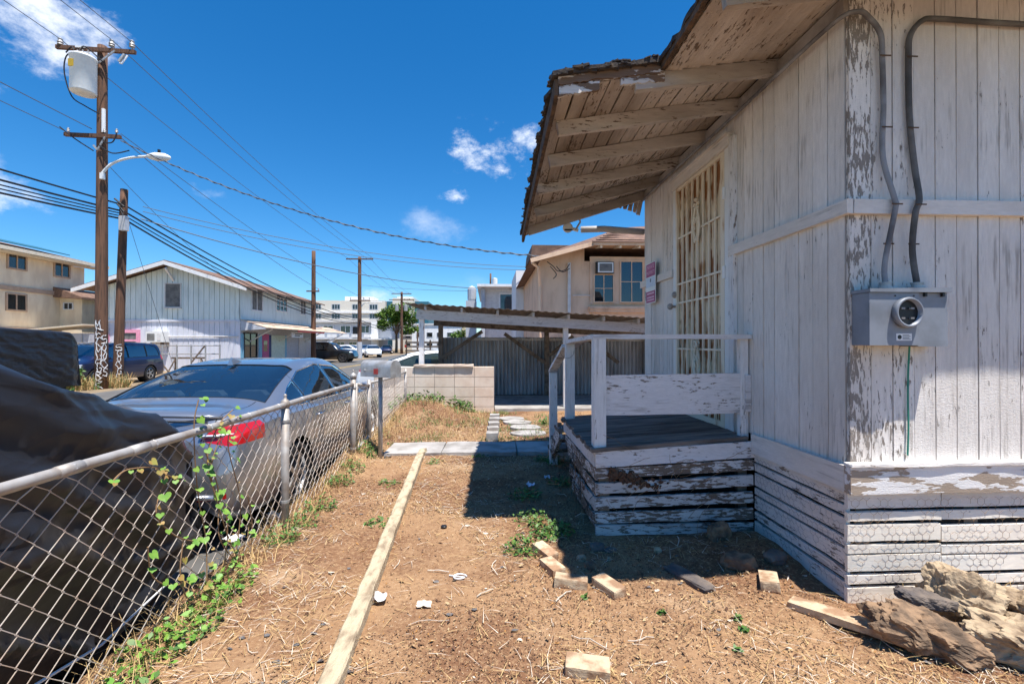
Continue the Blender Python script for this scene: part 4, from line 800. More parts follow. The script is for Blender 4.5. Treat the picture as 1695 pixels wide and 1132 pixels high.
# ---------------------------------------------------------------- vehicles
def crom(p, t):
    """Catmull-Rom through rows of control values p (n x k) at parameter t in 0..n-1"""
    n = len(p); i = min(int(t), n-2); f = t-i; a, b, c, d = p[max(i-1, 0)], p[i], p[i+1], p[min(i+2, n-1)]
    return .5*((2*b)+(c-a)*f+(2*a-5*b+4*c-d)*f*f+(3*b-a-3*c+d)*f**3)
def ring_pts(w_, zs, zb, wt_, zt):
    sh = max(zb+.006, zt-.055)
    return np.array([(w_-.10, zs-.01), (w_-.03, zs+.06), (w_, zs+(zb-zs)*.45), (w_-.006, zb-.06), (w_-.035, zb), (wt_, sh), (wt_*.62, zt-.008), (0, zt)])
def car(name, label, cat, st, loc, rz, pmat, gmat, side, rear=None, front=None, pillars=(), wheels=None, wr=.33, group=None, tails=(), heads=(), trim='chrome', rimmat='rim', nu=5, lean=.10, spokes=5, scale=1., seams=(), tseam=None):
    """st rows: x, sill z, half width, belt z, top half width, top z; side = side glass outline in x,z; rear/front = x range of glass in the top surface"""
    root = T(name, label, cat, loc, rz, group); root.scale = (scale,)*3
    st = np.array(st, float); N = len(st); rows = []; xs = []
    for i in range((N-1)*nu+1):
        c = crom(st, i/nu); xs.append(c[0]); hp = ring_pts(*(c[k] for k in (2, 1, 3, 4, 5))); fine = []
        for q in range(7*4+1): fine.append(crom(hp, q/4))
        rows.append(np.array(fine))
    b = bmesh.new(); lay = b.faces.layers.int.new('seg'); m = 7*4; VV = []
    for x, r in zip(xs, rows):
        ring = []
        for s_ in (-1, 1):
            seq = range(m+1) if s_ < 0 else range(m-1, -1, -1)
            for j in seq:
                e = 0
                if x < st[0][0]+.25: e = lean*max(0, r[j][1]-.62)/.4*(1-(x-st[0][0])/.25)
                if x > st[-1][0]-.2: e = -.12*max(0, r[j][1]-.5)/.4*(1-(st[-1][0]-x)/.2)
                ring.append(b.verts.new((x+e, s_*r[j][0], r[j][1])))
        VV.append(ring)
    K = 2*m
    for i in range(len(VV)-1):
        for j in range(K):
            f = b.faces.new((VV[i][j], VV[i+1][j], VV[i+1][j+1], VV[i][j+1])); jj = j if j < m else K-1-j; f[lay] = jj//4
    for ring, sg in ((VV[0], 20), (VV[-1], 21)):
        for j in range(m):
            try: f = b.faces.new((ring[j], ring[j+1], ring[K-j-1], ring[K-j])) if j < m-1 else b.faces.new((ring[j], ring[j+1], ring[K-j])); f[lay] = sg
            except ValueError: pass
    bmesh.ops.remove_doubles(b, verts=b.verts, dist=.0005); bmesh.ops.recalc_face_normals(b, faces=b.faces)
    def cut(co, no): bmesh.ops.bisect_plane(b, geom=b.verts[:]+b.edges[:]+b.faces[:], dist=1e-5, plane_co=co, plane_no=no)
    poly = side
    for (x0, z0), (x1, z1) in zip(poly, poly[1:]+poly[:1]): cut((x0, 0, z0), (z1-z0, 0, -(x1-x0)))
    for p_ in pillars:
        for e in (-.022, .022): cut((p_+e, 0, 1), (1, 0, 0))
    for rg in (rear, front):
        if rg: [cut((q, 0, 1), (1, 0, 0)) for q in rg]
    wheels = wheels or ()
    ar = wr+.045
    for wx in wheels:
        for k in range(12): a = 2*math.pi*(k+.5)/12; cut((wx+ar*math.cos(a), 0, wr+ar*math.sin(a)), (math.cos(a), 0, math.sin(a)))
    for L_ in tails+heads:
        for (x0, z0), (x1, z1) in zip(L_['p'], L_['p'][1:]+L_['p'][:1]):
            if L_['ax'] == 'y':
                for s_ in (-1, 1): cut((0, s_*x0, z0), (0, s_*(z1-z0), -(x1-x0)))
            else: cut((x0, 0, z0), (z1-z0, 0, -(x1-x0)))
    for q in seams:
        for e in (-.004, .004): cut((q+e, 0, 1), (1, 0, 0))
    if tseam:
        for s_ in (-1, 1):
            for e in (-.004, .004): cut((0, s_*(tseam[0]+e), 1), (0, 1, 0))
    def inside(pl, u, v):
        c = False
        for (x0, z0), (x1, z1) in zip(pl, pl[1:]+pl[:1]):
            if (z0 > v) != (z1 > v) and u < (x1-x0)*(v-z0)/(z1-z0)+x0: c = not c
        return c
    groups = {}
    for f in b.faces:
        c = f.calc_center_median(); sg = f[lay]; key = 'body'
        if sg <= 3 and any((c.x-wx)**2+(c.z-wr)**2 < ar*ar*.985 for wx in wheels): continue
        if sg == 4 and inside(poly, c.x, c.z):
            seg = sum(c.x > p_ for p_ in pillars); key = ('side_window', seg, c.y > 0)
            
            for pi_, p_ in enumerate(pillars):
                if abs(c.x-p_) < .022: key = ('pillar', 'black_plastic', (c.y > 0, pi_))
        elif sg in (5, 6) and rear and rear[0] < c.x < rear[1]: key = ('rear_window', 0, 0)
        elif sg in (5, 6) and front and front[0] < c.x < front[1]: key = ('windscreen', 0, 0)
        for L_ in tails+heads:
            if key == 'body' and (inside(L_['p'], abs(c.y), c.z) if L_['ax'] == 'y' else inside(L_['p'], c.x, c.z)) and (L_.get('x0', -9) <= c.x <= L_.get('x1', 9)) and sg not in (5, 6): key = (L_['n'], L_['m'], c.y > 0)
        if key == 'body' and sg <= 4 and c.z > .30 and any(abs(c.x-q) < .004 for q in seams): key = ('panel_gap', 'black_plastic', (c.y > 0, round(c.x, 1)))
        if key == 'body' and tseam and sg in (4, 5, 20) and c.x < tseam[1] and c.z > tseam[2] and abs(abs(c.y)-tseam[0]) < .004: key = ('panel_gap', 'black_plastic', c.y > 0)
        groups.setdefault(key, []).append(f)
    for key, fs in groups.items():
        idx, vs, ff = {}, [], []
        off = .006 if isinstance(key, tuple) and key[0] in ('side_window', 'rear_window', 'windscreen') else 0
        for f in fs:
            r = []
            for v in f.verts:
                if v.index < 0 or v not in idx: idx[v] = len(vs); vs.append(v.co-v.normal*off)
                r.append(idx[v])
            ff.append(r)
        me = bpy.data.meshes.new('part'); me.from_pydata([tuple(v) for v in vs], [], ff); me.polygons.foreach_set('use_smooth', [True]*len(ff))
        nm = key if isinstance(key, str) else key[0]; mt_ = pmat if key == 'body' else 'black_plastic' if key == 'pillar' else gmat if off else key[1]
        me.materials.append(MATS[mt_]); me.update(); po = obj(nm, me, root)
        if off and trim:
            bm2 = bmesh.new(); bm2.from_mesh(me); tb = MB()
            for e in bm2.edges:
                if e.is_boundary: tb.tube([e.verts[0].co+Vector(e.verts[0].normal)*.005, e.verts[1].co+Vector(e.verts[1].normal)*.005], .008 if nm == 'side_window' else .006, 4, cap=False)
            bm2.free(); B('window_trim', tb, trim if nm == 'side_window' else 'black_plastic', po)
    b.free()
    hw = float(st[:, 2].max())
    B('cabin_floor', MB().box((st[2][0], -hw+.12, .35), (st[-3][0], hw-.12, float(st[N//2][3])-.16)), 'black_plastic', root)
    for wx in wheels:
        for s_ in (-1, 1):
            y = s_*(hw-.115); ln = MB(); ln.lathe([(ar+.004, -.02), (ar+.004, -.30)], (wx, s_*(hw-.03), wr), (0, s_, 0), 24)
            ln.f = [f for f in ln.f if len(f) == 4]; ln.mi = ln.mi[:len(ln.f)]; B('arch_liner', ln, 'black_plastic', root)
            wh = B('wheel', MB().lathe([(wr*.62, -.10), (wr*.93, -.105), (wr, -.07), (wr, .07), (wr*.93, .105), (wr*.66, .10), (wr*.64, .06)], (wx, y, wr), (0, s_, 0), 28), 'tyre', root, smooth=True)
            rm = MB(); rm.lathe([(wr*.66, .092), (wr*.60, .098), (wr*.58, .05), (wr*.56, -.02)], (wx, y, wr), (0, s_, 0), 28); rm.f = [f for f in rm.f if len(f) == 4]; rm.mi = [0]*len(rm.f)
            for k in range(spokes):
                a = 2*math.pi*k/spokes; d = Vector((math.cos(a), 0, math.sin(a))); c = Vector((wx, y+s_*.075, wr)); rm.beam(c, c+d*wr*.6, .05, .03, up=(0, 1, 0))
            rm.lathe([(.06, .05), (.06, .09), (0, .095)], (wx, y, wr), (0, s_, 0), 14); B('rim', rm, rimmat, wh)
            B('brake_disc', MB().lathe([(wr*.56, .0), (wr*.56, .01)], (wx, y, wr), (0, s_, 0), 20), 'rim_dark', wh)
    return root
def mirrors(root, x, y, z, mat):
    for s_ in (-1, 1): lump('mirror', mat, (.07, .10, .06), (x, s_*y, z), (0, 0, 0), 2, .05, 1., 1., .5, root)
SED = ((-2.44, .40, .74, .80, .56, .90), (-2.36, .28, .85, .90, .70, 1.055), (-2.10, .22, .91, .955, .76, 1.09), (-1.74, .20, .925, .975, .74, 1.105), (-1.25, .20, .93, .97, .67, 1.27), (-.75, .20, .93, .965, .61, 1.395),
       (-.1, .20, .93, .955, .59, 1.44), (.5, .20, .93, .945, .59, 1.40), (.95, .20, .93, .935, .66, 1.22), (1.38, .20, .925, .92, .74, 1.03), (1.9, .22, .91, .86, .74, .95), (2.3, .26, .82, .74, .62, .82), (2.44, .4, .66, .62, .48, .70))
SIDE = [(-1.52, 1.03), (-1.2, .995), (1.02, .965), (.92, 1.05), (.45, 1.31), (-.2, 1.365), (-.75, 1.31), (-1.2, 1.17)]
sedan = car('parked_sedan', 'silver four-door sedan seen from behind, parked just beyond the chain-link fence', 'car', SED, (-2.79, 5.98, -.215), R(90), 'silver', 'car_glass', SIDE, (-1.66, -.80), (.55, 1.30), (-1.02, -.05), (-1.38, 1.45), .33, seams=(-1.0, -.05, 1.08, -1.86), tseam=(.66, -1.68, .80),
    tails=({'n': 'tail_light', 'm': 'tail_red', 'ax': 'y', 'p': [(.30, .945), (.60, .97), (1.2, .985), (1.2, .86), (.80, .825), (.62, .86), (.42, .895)], 'x0': -2.6, 'x1': -2.02}, {'n': 'reflector', 'm': 'tail_red', 'ax': 'y', 'p': [(.42, .455), (.80, .475), (.80, .435), (.42, .415)], 'x0': -2.6, 'x1': -2.2}),
    heads=({'n': 'headlight', 'm': 'lamp_clear', 'ax': 'y', 'p': [(.45, .72), (1.2, .78), (1.2, .66), (.45, .66)], 'x0': 2.1},))
mirrors(sedan, .78, 1.0, 1.0, 'silver')
for s_ in (-1, 1):
    for hx_ in (-.80, .18): B('door_handle', MB().tube([(hx_-.10, s_*.925, .845), (hx_-.07, s_*.955, .85), (hx_+.07, s_*.955, .85), (hx_+.10, s_*.925, .845)], .012, 6), 'chrome', sedan, smooth=True)
    B('lamp_strip', MB().tube([(-2.38, s_*.58, .905), (-2.365, s_*.70, .905), (-2.30, s_*.80, .91)], .012, 6), 'lamp_clear', sedan)
B('licence_plate', MB().box((-2.462, -.16, .60), (-2.450, .16, .76)), 'white_paint', sedan)
B('shark_fin_antenna', MB().add([(-.90, -.03, 1.385), (-.90, .03, 1.385), (-.66, 0, 1.412), (-.885, 0, 1.47)], [(0, 1, 3), (1, 2, 3), (2, 0, 3), (0, 2, 1)]), 'silver', sedan)
B('spoiler', MB().tube([(-2.37+.10*abs(y/.7)**2.5, y, 1.066-.03*abs(y/.7)**2) for y in np.linspace(-.70, .70, 13)], .016, 6), 'silver', sedan, smooth=True)
B('deck_shadow_strip', MB().tube([(-2.405+.10*abs(y/.7)**2.5, y, 1.03-.03*abs(y/.7)**2) for y in np.linspace(-.62, .62, 13)], .008, 5), 'black_plastic', sedan)
B('diffuser', MB().box((-2.43, -.62, .22), (-2.30, .62, .36)), 'black_plastic', sedan)
B('bumper_lip', MB().tube([(-2.445, y, .47-.02*abs(y)) for y in np.linspace(-.74, .74, 9)], .02, 6), 'silver', sedan, smooth=True)
plain('seat_fabric', (.50, .48, .44), .9)
B('rear_shelf', MB().box((-1.70, -.66, .98), (-1.2, .66, 1.0)), 'black_plastic', sedan)
for yy in (-.42, 0, .42):
    B('headrest', MB().prism([(yy-.15, 1.0), (yy+.15, 1.0), (yy+.145, 1.10), (yy+.10, 1.145), (yy-.10, 1.145), (yy-.145, 1.10)], 0, -1.30, -1.20), 'seat_fabric', sedan)
for yy in (-.36, .36): B('front_seat', MB().prism([(yy-.22, .6), (yy+.22, .6), (yy+.2, 1.1), (yy+.11, 1.15), (yy+.11, 1.24), (yy-.11, 1.24), (yy-.11, 1.15), (yy-.2, 1.1)], 0, -.25, -.12), 'seat_fabric', sedan)
WH = ((-2.35, .42, .76, .80, .56, .95), (-2.25, .28, .86, .88, .70, 1.06), (-1.9, .22, .91, .93, .74, 1.10), (-1.45, .20, .925, .95, .70, 1.20), (-.9, .20, .93, .95, .62, 1.37), (-.2, .20, .93, .94, .58, 1.44), (.4, .20, .93, .93, .58, 1.41),
      (.9, .20, .93, .92, .66, 1.24), (1.4, .20, .92, .90, .74, 1.00), (1.9, .22, .90, .82, .72, .90), (2.2, .28, .82, .72, .60, .80), (2.35, .4, .66, .62, .48, .70))
wc = car('parked_car', 'white hatchback parked side-on behind the block wall and mailbox', 'car', WH, (-1.24, 13.3, -.215), 0, 'car_white', 'white_car_glass', [(-1.42, 1.02), (1.0, .955), (.85, 1.06), (.35, 1.315), (-.2, 1.36), (-.8, 1.29), (-1.25, 1.12)], (-1.85, -1.0), (.5, 1.3), (-.05,), (-1.42, 1.4), .33,
    tails=({'n': 'tail_light', 'm': 'tail_red', 'ax': 'y', 'p': [(.5, .93), (1.2, .96), (1.2, .86), (.5, .86)], 'x0': -2.5, 'x1': -2.0},), trim='black_plastic')
mirrors(wc, .7, 1.0, .98, 'car_white')
VAN = ((-2.28, .42, .78, .90, .68, 1.05), (-2.22, .28, .86, .98, .74, 1.32), (-2.05, .22, .875, 1.0, .72, 1.56), (-1.6, .2, .88, 1.0, .68, 1.62), (-.6, .2, .88, .98, .66, 1.65), (.2, .2, .88, .96, .64, 1.62), (.75, .2, .88, .95, .66, 1.48), (1.25, .2, .88, .95, .74, 1.20), (1.5, .2, .875, .93, .76, 1.05), (1.95, .24, .85, .86, .70, .95), (2.2, .32, .78, .72, .58, .82), (2.28, .42, .64, .6, .46, .68))
van = car('minivan', 'dark blue minivan parked behind the two graffiti-covered utility poles', 'van', VAN, (-15.5, 19.15, -.2), R(-90), 'car_blue', 'car_glass', [(-1.98, 1.08), (1.25, 1.0), (.75, 1.42), (.2, 1.54), (-1.6, 1.54), (-1.85, 1.46)], None, (.45, 1.30), (-1.25, -.25, .75), (-1.4, 1.35), .33,
    tails=({'n': 'tail_light', 'm': 'tail_red', 'ax': 'y', 'p': [(.62, 1.12), (1.2, 1.12), (1.2, .90), (.62, .90)], 'x0': -2.4, 'x1': -2.05},), heads=({'n': 'headlight', 'm': 'lamp_clear', 'ax': 'y', 'p': [(.45, .80), (1.2, .88), (1.2, .72), (.45, .72)], 'x0': 1.9},), trim='black_plastic', nu=4)
mirrors(van, .95, .98, 1.05, 'car_blue')
SUV = ((-2.35, .48, .80, 1.0, .66, 1.12), (-2.28, .34, .90, 1.06, .74, 1.40), (-2.1, .28, .93, 1.08, .72, 1.62), (-1.6, .26, .94, 1.08, .68, 1.70), (-.6, .26, .94, 1.07, .66, 1.74), (.1, .26, .94, 1.06, .66, 1.72), (.65, .26, .94, 1.05, .70, 1.50), (1.05, .26, .935, 1.04, .78, 1.20), (1.7, .28, .92, 1.0, .78, 1.12), (2.15, .34, .86, .90, .70, 1.02), (2.35, .46, .72, .76, .56, .85))
suv = car('parked_suv', 'black sport utility vehicle parked across from the shop awning', 'car', SUV, (-13.85, 40.5, -.2), 0, 'car_black', 'car_glass', [(-2.0, 1.14), (.95, 1.10), (.55, 1.48), (.1, 1.62), (-1.6, 1.62), (-1.9, 1.5)], (-2.2, -2.12), (.3, .98), (-1.2, -.2), (-1.45, 1.42), .39, trim='black_plastic', rimmat='rim_dark', nu=3,
    heads=({'n': 'headlight', 'm': 'lamp_clear', 'ax': 'y', 'p': [(.5, .95), (1.2, .98), (1.2, .84), (.5, .84)], 'x0': 2.0},))
for i, (p, r_, lb) in enumerate(((at(617, 590, Y=56), -72, 'white car parked by the far utility pole, nearest of the white cars'), (at(578, 588, Y=62), -12, 'white car half hidden behind the black sport utility vehicle'), (at(606, 586, Y=68), -72, 'silver-blue car parked behind the nearest white car'))):
    c_ = car('parked_car', lb, 'car', WH, (p.x, p.y, -.2), R(r_), ('car_white', 'car_white', 'silver')[i], 'car_glass', [(-1.42, 1.02), (1.0, .955), (.85, 1.06), (.35, 1.315), (-.2, 1.36), (-.8, 1.29), (-1.25, 1.12)], (-1.85, -1.0), (.5, 1.3), (-.05,), (-1.42, 1.4), .33, trim=None, nu=3,
        heads=({'n': 'headlight', 'm': 'lamp_clear', 'ax': 'y', 'p': [(.45, .72), (1.2, .78), (1.2, .64), (.45, .64)], 'x0': 2.0},))
p = at(640, 586, Y=76); car('parked_car', 'small dark blue car far down the street by the canopy', 'car', WH, (p.x, p.y, -.2), R(-80), 'car_blue', 'car_glass', [(-1.42, 1.02), (1.0, .955), (.85, 1.06), (.35, 1.315), (-.2, 1.36), (-.8, 1.29), (-1.25, 1.12)], (-1.85, -1.0), (.5, 1.3), (-.05,), (-1.42, 1.4), .33, trim=None, nu=3)

# covered cars: a cloth draped over a car shape, with tension folds
def cover(name, label, prof, loc, rz, mat, hw=.98, L_=4.6, hem=.16, seed=1., wheels=(), nx_=270, folds=1.):
    root = T(name, label, 'covered car', loc, rz); PZ = np.array(prof, float); vs, fs = [], []; m = 150
    def top(x): return float(np.interp(x, PZ[:, 0], PZ[:, 1]))
    x0, x1 = PZ[0, 0], PZ[-1, 0]
    for i in range(nx_+1):
        t = i/nx_; x = x0+(x1-x0)*t; zt = top(x); ed = min(1., (min(x-x0, x1-x)/.35)); ed = max(0., ed)**.5; w_ = hw*(.80+.20*ed)
        zt = (zt-.18*(1-ed))
        for j in range(m+1):
            s_ = (j/m-.5)*2; a = abs(s_)
            # arc: flat top, rounded shoulder, hanging side
            if a < .46: y = w_*.92*(a/.46); z = zt-.05*(a/.46)**2
            elif a < .6: q = (a-.46)/.14*math.pi/2; y = w_*.92+w_*.08*math.sin(q); z = zt-.05-.10*(1-math.cos(q))
            else: q = (a-.6)/.4; y = w_*(1+.03*math.sin(q*3)); z = (zt-.15)*(1-q)+(hem+.10*nz3(x*1.3, s_, seed))*q
            y *= 1 if s_ > 0 else -1
            wq = .25*nz3(x, s_*2, seed+9, 1.3); cv_ = z*.85+x*.50+abs(y)*.35; al = x*.85-z*.5; f1 = nz3(cv_*3.2+wq*2, al*.7, seed); f2 = nz3((z*1.1+x*.12-abs(y)*.8)*4.6+wq*3, al*1.1+s_, seed+4); f3 = nz3(x*1.2, s_*3, seed+7); f4 = nz3(cv_*8+wq*5, al*1.3, seed+11)
            amp = folds*(.018+.052*max(0, a-.45)/.55); d = amp*(max(0, 1-3.2*abs(f1))**1.6*1.3+max(0, 1-3.5*abs(f2))**1.8*.9+max(0, 1-4*abs(f4))**2*.35+f3*.25-.4)
            n_ = Vector((0, math.copysign(min(1, max(0, (a-.4)/.2)), s_), min(1, max(0, (.62-a)/.2)))).normalized() if a < .62 else Vector((0, math.copysign(1, s_), 0))
            vs.append((x, y+n_.y*d, z+n_.z*d))
    for i in range(nx_):
        for j in range(m): fs.append((i*(m+1)+j, (i+1)*(m+1)+j, (i+1)*(m+1)+j+1, i*(m+1)+j+1))
    o = len(vs)
    for i, sg in ((0, -1), (nx_, 1)):
        base = i*(m+1)
        for r in range(8):       # end drape hangs from the rim
            q = r/7
            for j in range(m+1):
                v = vs[base+j]; zz = max(hem+.05*nz3(v[1]*2, seed, 1), v[2]-q*(v[2]-hem)); vs.append((v[0]+sg*(.06+.05*q+.05*q*(1-2*abs(nz3(v[1]*3, q*.5, seed+3)))), v[1]*(1-.02*q), min(v[2], zz)))
        for r in range(7):
            for j in range(m): a = o+r*(m+1)+j; fs.append((a, a+1, a+m+2, a+m+1))
        for j in range(m): fs.append((base+j, base+j+1, o+j+1, o+j))
        o = len(vs)
    B('cover', MB().add(vs, fs), mat, root, smooth=True)
    B('underbody', MB().box((x0+.3, -hw+.2, .12), (x1-.3, hw-.2, .6)), 'black_plastic', root)
    for wx in wheels:
        for s_ in (-1, 1):
            wh = B('wheel', MB().lathe([(.2, -.10), (.30, -.105), (.32, -.07), (.32, .07), (.30, .105), (.21, .10), (.205, .05)], (wx, s_*(hw-.17), .32), (0, s_, 0), 28), 'tyre', root, smooth=True); B('hubcap', MB().lathe([(.205, .06), (.19, .10), (.14, .09), (.06, .105), (0, .11)], (wx, s_*(hw-.17), .32), (0, s_, 0), 24), 'rim_dark', wh, smooth=True)
    return root
cv = cover('covered_car', 'car under a dark grey tarp pressed against the near chain-link fence', ((-4.5, .95), (-3.6, 1.25), (-2.9, 1.55), (-2.1, 1.66), (-1.35, 1.62), (-.75, 1.40), (-.35, 1.24), (0, 1.17)), (-2.76, 3.05, -.215), R(90), 'tarp_grey', .95, hem=.22, seed=2.2, wheels=(-.62, -3.4))
B('tie_cord', MB().tube([(-.45, -1.0, .30), (-.9, -1.02, .26), (-1.4, -1.03, .34), (-2.0, -1.03, .38)], .006, 5), 'white_paint', cv)
cover('covered_car', 'boxy vehicle wrapped in a black tarp across the street at the left edge', ((-4.6, 1.95), (-4.3, 2.02), (-2, 2.05), (-.35, 1.98), (-.1, 1.9), (0, 1.85)), (-13.4, 14.6, -.2), R(90), 'tarp_black', .98, hem=.30, seed=8.1, wheels=(-.9, -3.7), nx_=150, folds=.55)
# ---------------------------------------------------------------- block wall, carport, corrugated wall
random.seed(14)
bwl = T('block_wall', 'low cream concrete block wall in front of the carport', 'wall', (-.9, 9.3, 0))
def LB(par, name, mb, mat, **k): o = B(name, mb, mat, par, **k); o.location = tuple(-q for q in par.location); return o
LB(bwl, 'mortar_core', MB().box((-2.30, 9.312, -.2), (.115, 9.49, .925)), 'mortar')
for r in range(6):
    z0 = .93-.203*(r+1); x = .12
    while x > -2.25:
        L_ = .395 if not (r == 2 and abs(x-.12) < .01) else .395
        LB(bwl, 'block', MB().box((max(-2.3, x-L_), 9.30+random.uniform(-.001, .001), z0+.004), (x, 9.50, z0+.199)), 'block'); x -= .403
for (x0, x1) in ((-1.50, -1.10), (-1.095, -.70), (-.695, -.30)): LB(bwl, 'cap_block', MB().beam((x0, 9.39, .955), (x1, 9.39, .955), .26, .042, seg=3, jit=.004), 'block')
cp = T('carport', 'weathered open carport with sloping tin roof on wooden posts', 'carport', (.8, 10.6, 0))
def zc(x): return 2.03-.058*(x+1.4)
LB(cp, 'front_beam', MB().beam((-1.50, 9.62, zc(-1.5)-.02), (4.6, 9.62, zc(4.6)-.02), .05, .20, seg=10, jit=.003), 'carport_paint'); LB(cp, 'back_beam', MB().beam((-1.40, 11.85, zc(-1.4)-.06), (4.6, 11.85, zc(4.6)-.06), .05, .2), 'old_wood')
LB(cp, 'post', MB().beam((-1.40, 9.70, 0), (-1.40, 9.70, 1.98), .115, .10, up=(1, 0, 0), seg=4, jit=.002), 'post_paint'); LB(cp, 'post', MB().beam((1.66, 9.70, 0), (1.66, 9.70, 1.75), .10, .10, up=(1, 0, 0), seg=4, jit=.002), 'post_paint')
for xx in (-1.22, 1.52, 4.2): LB(cp, 'post', MB().beam((xx, 11.80, 0), (xx, 11.80, zc(xx)-.1), .13, .11, up=(1, 0, 0), seg=3, jit=.003), 'old_wood')
for (a, b) in (((-1.16, 11.72, 1.05), (-.15, 11.72, 1.72)), ((1.45, 11.72, .92), (.42, 11.72, 1.66)), ((1.72, 9.7, 1.25), (2.3, 9.7, 1.62)), ((1.6, 11.72, 1.1), (2.2, 11.72, 1.6)), ((2.55, 11.72, 1.55), (3.4, 11.72, .9))): LB(cp, 'brace', MB().beam(a, b, .05, .09, up=(0, 0, 1)), 'old_wood')
for xx in (-1.3, -.55, .2, .95, 1.7, 2.45, 3.2, 3.95): LB(cp, 'rafter', MB().beam((xx, 9.50, zc(xx)+.125), (xx, 12.1, zc(xx)+.125), .045, .09), 'carport_paint')
mb = MB(); vs, fs = [], []; n = 170
for i in range(n+1):
    x = -1.72+6.5*i/n; z = zc(x)+.185+.010*math.sin(i*1.5); vs += [(x, 9.42+.02*nz3(x, 1, 1, 3.), z), (x, 12.25, z+.05), (x, 9.42+.02*nz3(x, 1, 1, 3.), z+.006), (x, 12.25, z+.056)]
for i in range(n): a = i*4; b_ = a+4; fs += [(a, a+1, b_+1, b_), (a+2, b_+2, b_+3, a+3), (a, b_, b_+2, a+2), (a+1, a+3, b_+3, b_+1)]
LB(cp, 'tin_roof', mb.add(vs, fs), 'old_wood')
plain('tin_dark', (.46, .46, .47), .6, .0, c2=(.30, .295, .30), nscale=6, stretch=(1, 1, .2))
cw = T('corrugated_fence', 'dark corrugated metal fence standing at the back of the carport', 'fence', (1.3, 11.95, 0))
p_ = .10; x = -1.26; k = 0
while x < 4.6:                       # one sheet after another, each a part
    mb = MB(); vs, fs = [], []; n = 48
    for i in range(n+1):
        xx = x+.68*i/n; d = .032*math.sin(2*math.pi*xx/p_); zt = 1.565+.008*(k % 2); vs += [(xx, 11.95+d+.004*(k % 2), .06), (xx, 11.95+d+.004*(k % 2), zt)]
    for i in range(n): a = i*2; fs.append((a, a+2, a+3, a+1))
    LB(cw, 'sheet', mb.add(vs, fs), 'tin_dark'); x += .68-p_; k += 1
LB(cw, 'rail', MB().beam((-.6, 11.90, 1.52), (4.5, 11.90, 1.50), .04, .07), 'carport_paint'); LB(cw, 'base_board', MB().box((-1.25, 11.90, .0), (4.5, 11.97, .07)), 'old_wood')

# ---------------------------------------------------------------- buildings
def win(par, o, ux, w_, h_, fr, gl='window_glass', cols=2, rows=1, t=.07, depth=.06, sill=False, nm='window', out=None):
    """window on a wall: o = lower-left corner seen from outside, ux = unit vector along the wall"""
    o = Vector(o); ux = Vector(ux); n = Vector(out) if out else Vector((ux.y, -ux.x, 0)); L0 = Vector(par.location); mb = MB()
    def bx(u0, u1, z0, z1, d0, d1, m_): 
        c = [o+ux*u+n*d+Vector((0, 0, z))-L0 for d in (d0, d1) for (u, z) in ((u0, z0), (u1, z0), (u1, z1), (u0, z1))]
        m_.add(c, [(0, 3, 2, 1), (4, 5, 6, 7), (0, 1, 5, 4), (1, 2, 6, 5), (2, 3, 7, 6), (3, 0, 4, 7)])
    for a in ((-t, 0, -t, h_+t), (w_, w_+t, -t, h_+t), (0, w_, -t, 0), (0, w_, h_, h_+t)): bx(*a, -.02, depth, mb)
    for i in range(1, cols): bx(w_*i/cols-t*.35, w_*i/cols+t*.35, 0, h_, -.02, depth*.7, mb)
    for i in range(1, rows): bx(0, w_, h_*i/rows-t*.3, h_*i/rows+t*.3, -.02, depth*.6, mb)
    if sill: bx(-t*1.6, w_+t*1.6, -t*2, -t*1.05, -.02, depth*2.2, mb)
    f = B(nm, mb, fr, par); g = MB(); bx(0, w_, 0, h_, .0, .012, g); B('pane', g, gl, f); return f
plain('stucco_beige', (.90, .74, .53), .9, c2=(.76, .60, .42), nscale=2.2, bmp=.2, stretch=(1, 1, .35)); plain('trim_tan', (.52, .36, .25), .8); plain('eave_cream', (.75, .66, .52), .8)
plain('green_siding', (.72, .80, .78), .8, c2=(.54, .62, .60), nscale=3., stretch=(1, 1, .25), lo=.45, hi=.8, rnd=.06); plain('blue_siding', (.66, .67, .74), .8, c2=(.50, .51, .57), nscale=3., stretch=(1, 1, .25), lo=.45, hi=.8, rnd=.06); plain('grey_trim', (.70, .68, .66), .7)  # last one: pale warm grey for trim, pipes, doors and plain walls
plain('rust_roof', (.62, .48, .36), .8, c2=(.35, .15, .08), nscale=3, lo=.45, hi=.75); plain('shingle_brown', (.22, .13, .09), .9, c2=(.13, .08, .06), nscale=5, bmp=.4)
plain('wall_grey', (.50, .52, .56), .85); plain('hotel_cream', (.70, .66, .58), .85); plain('wall_white', (.80, .80, .80), .8, c2=(.62, .61, .59), nscale=2.5, stretch=(1, 1, .3), lo=.45, hi=.8); plain('peach', (.78, .54, .37), .88, c2=(.56, .36, .24), nscale=2.6, bmp=.2, stretch=(1, 1, .4), lo=.42, hi=.8); plain('teal', (.03, .14, .20), .5)
plain('curtain', (.20, .20, .19), .8, c2=(.12, .12, .12), nscale=4)
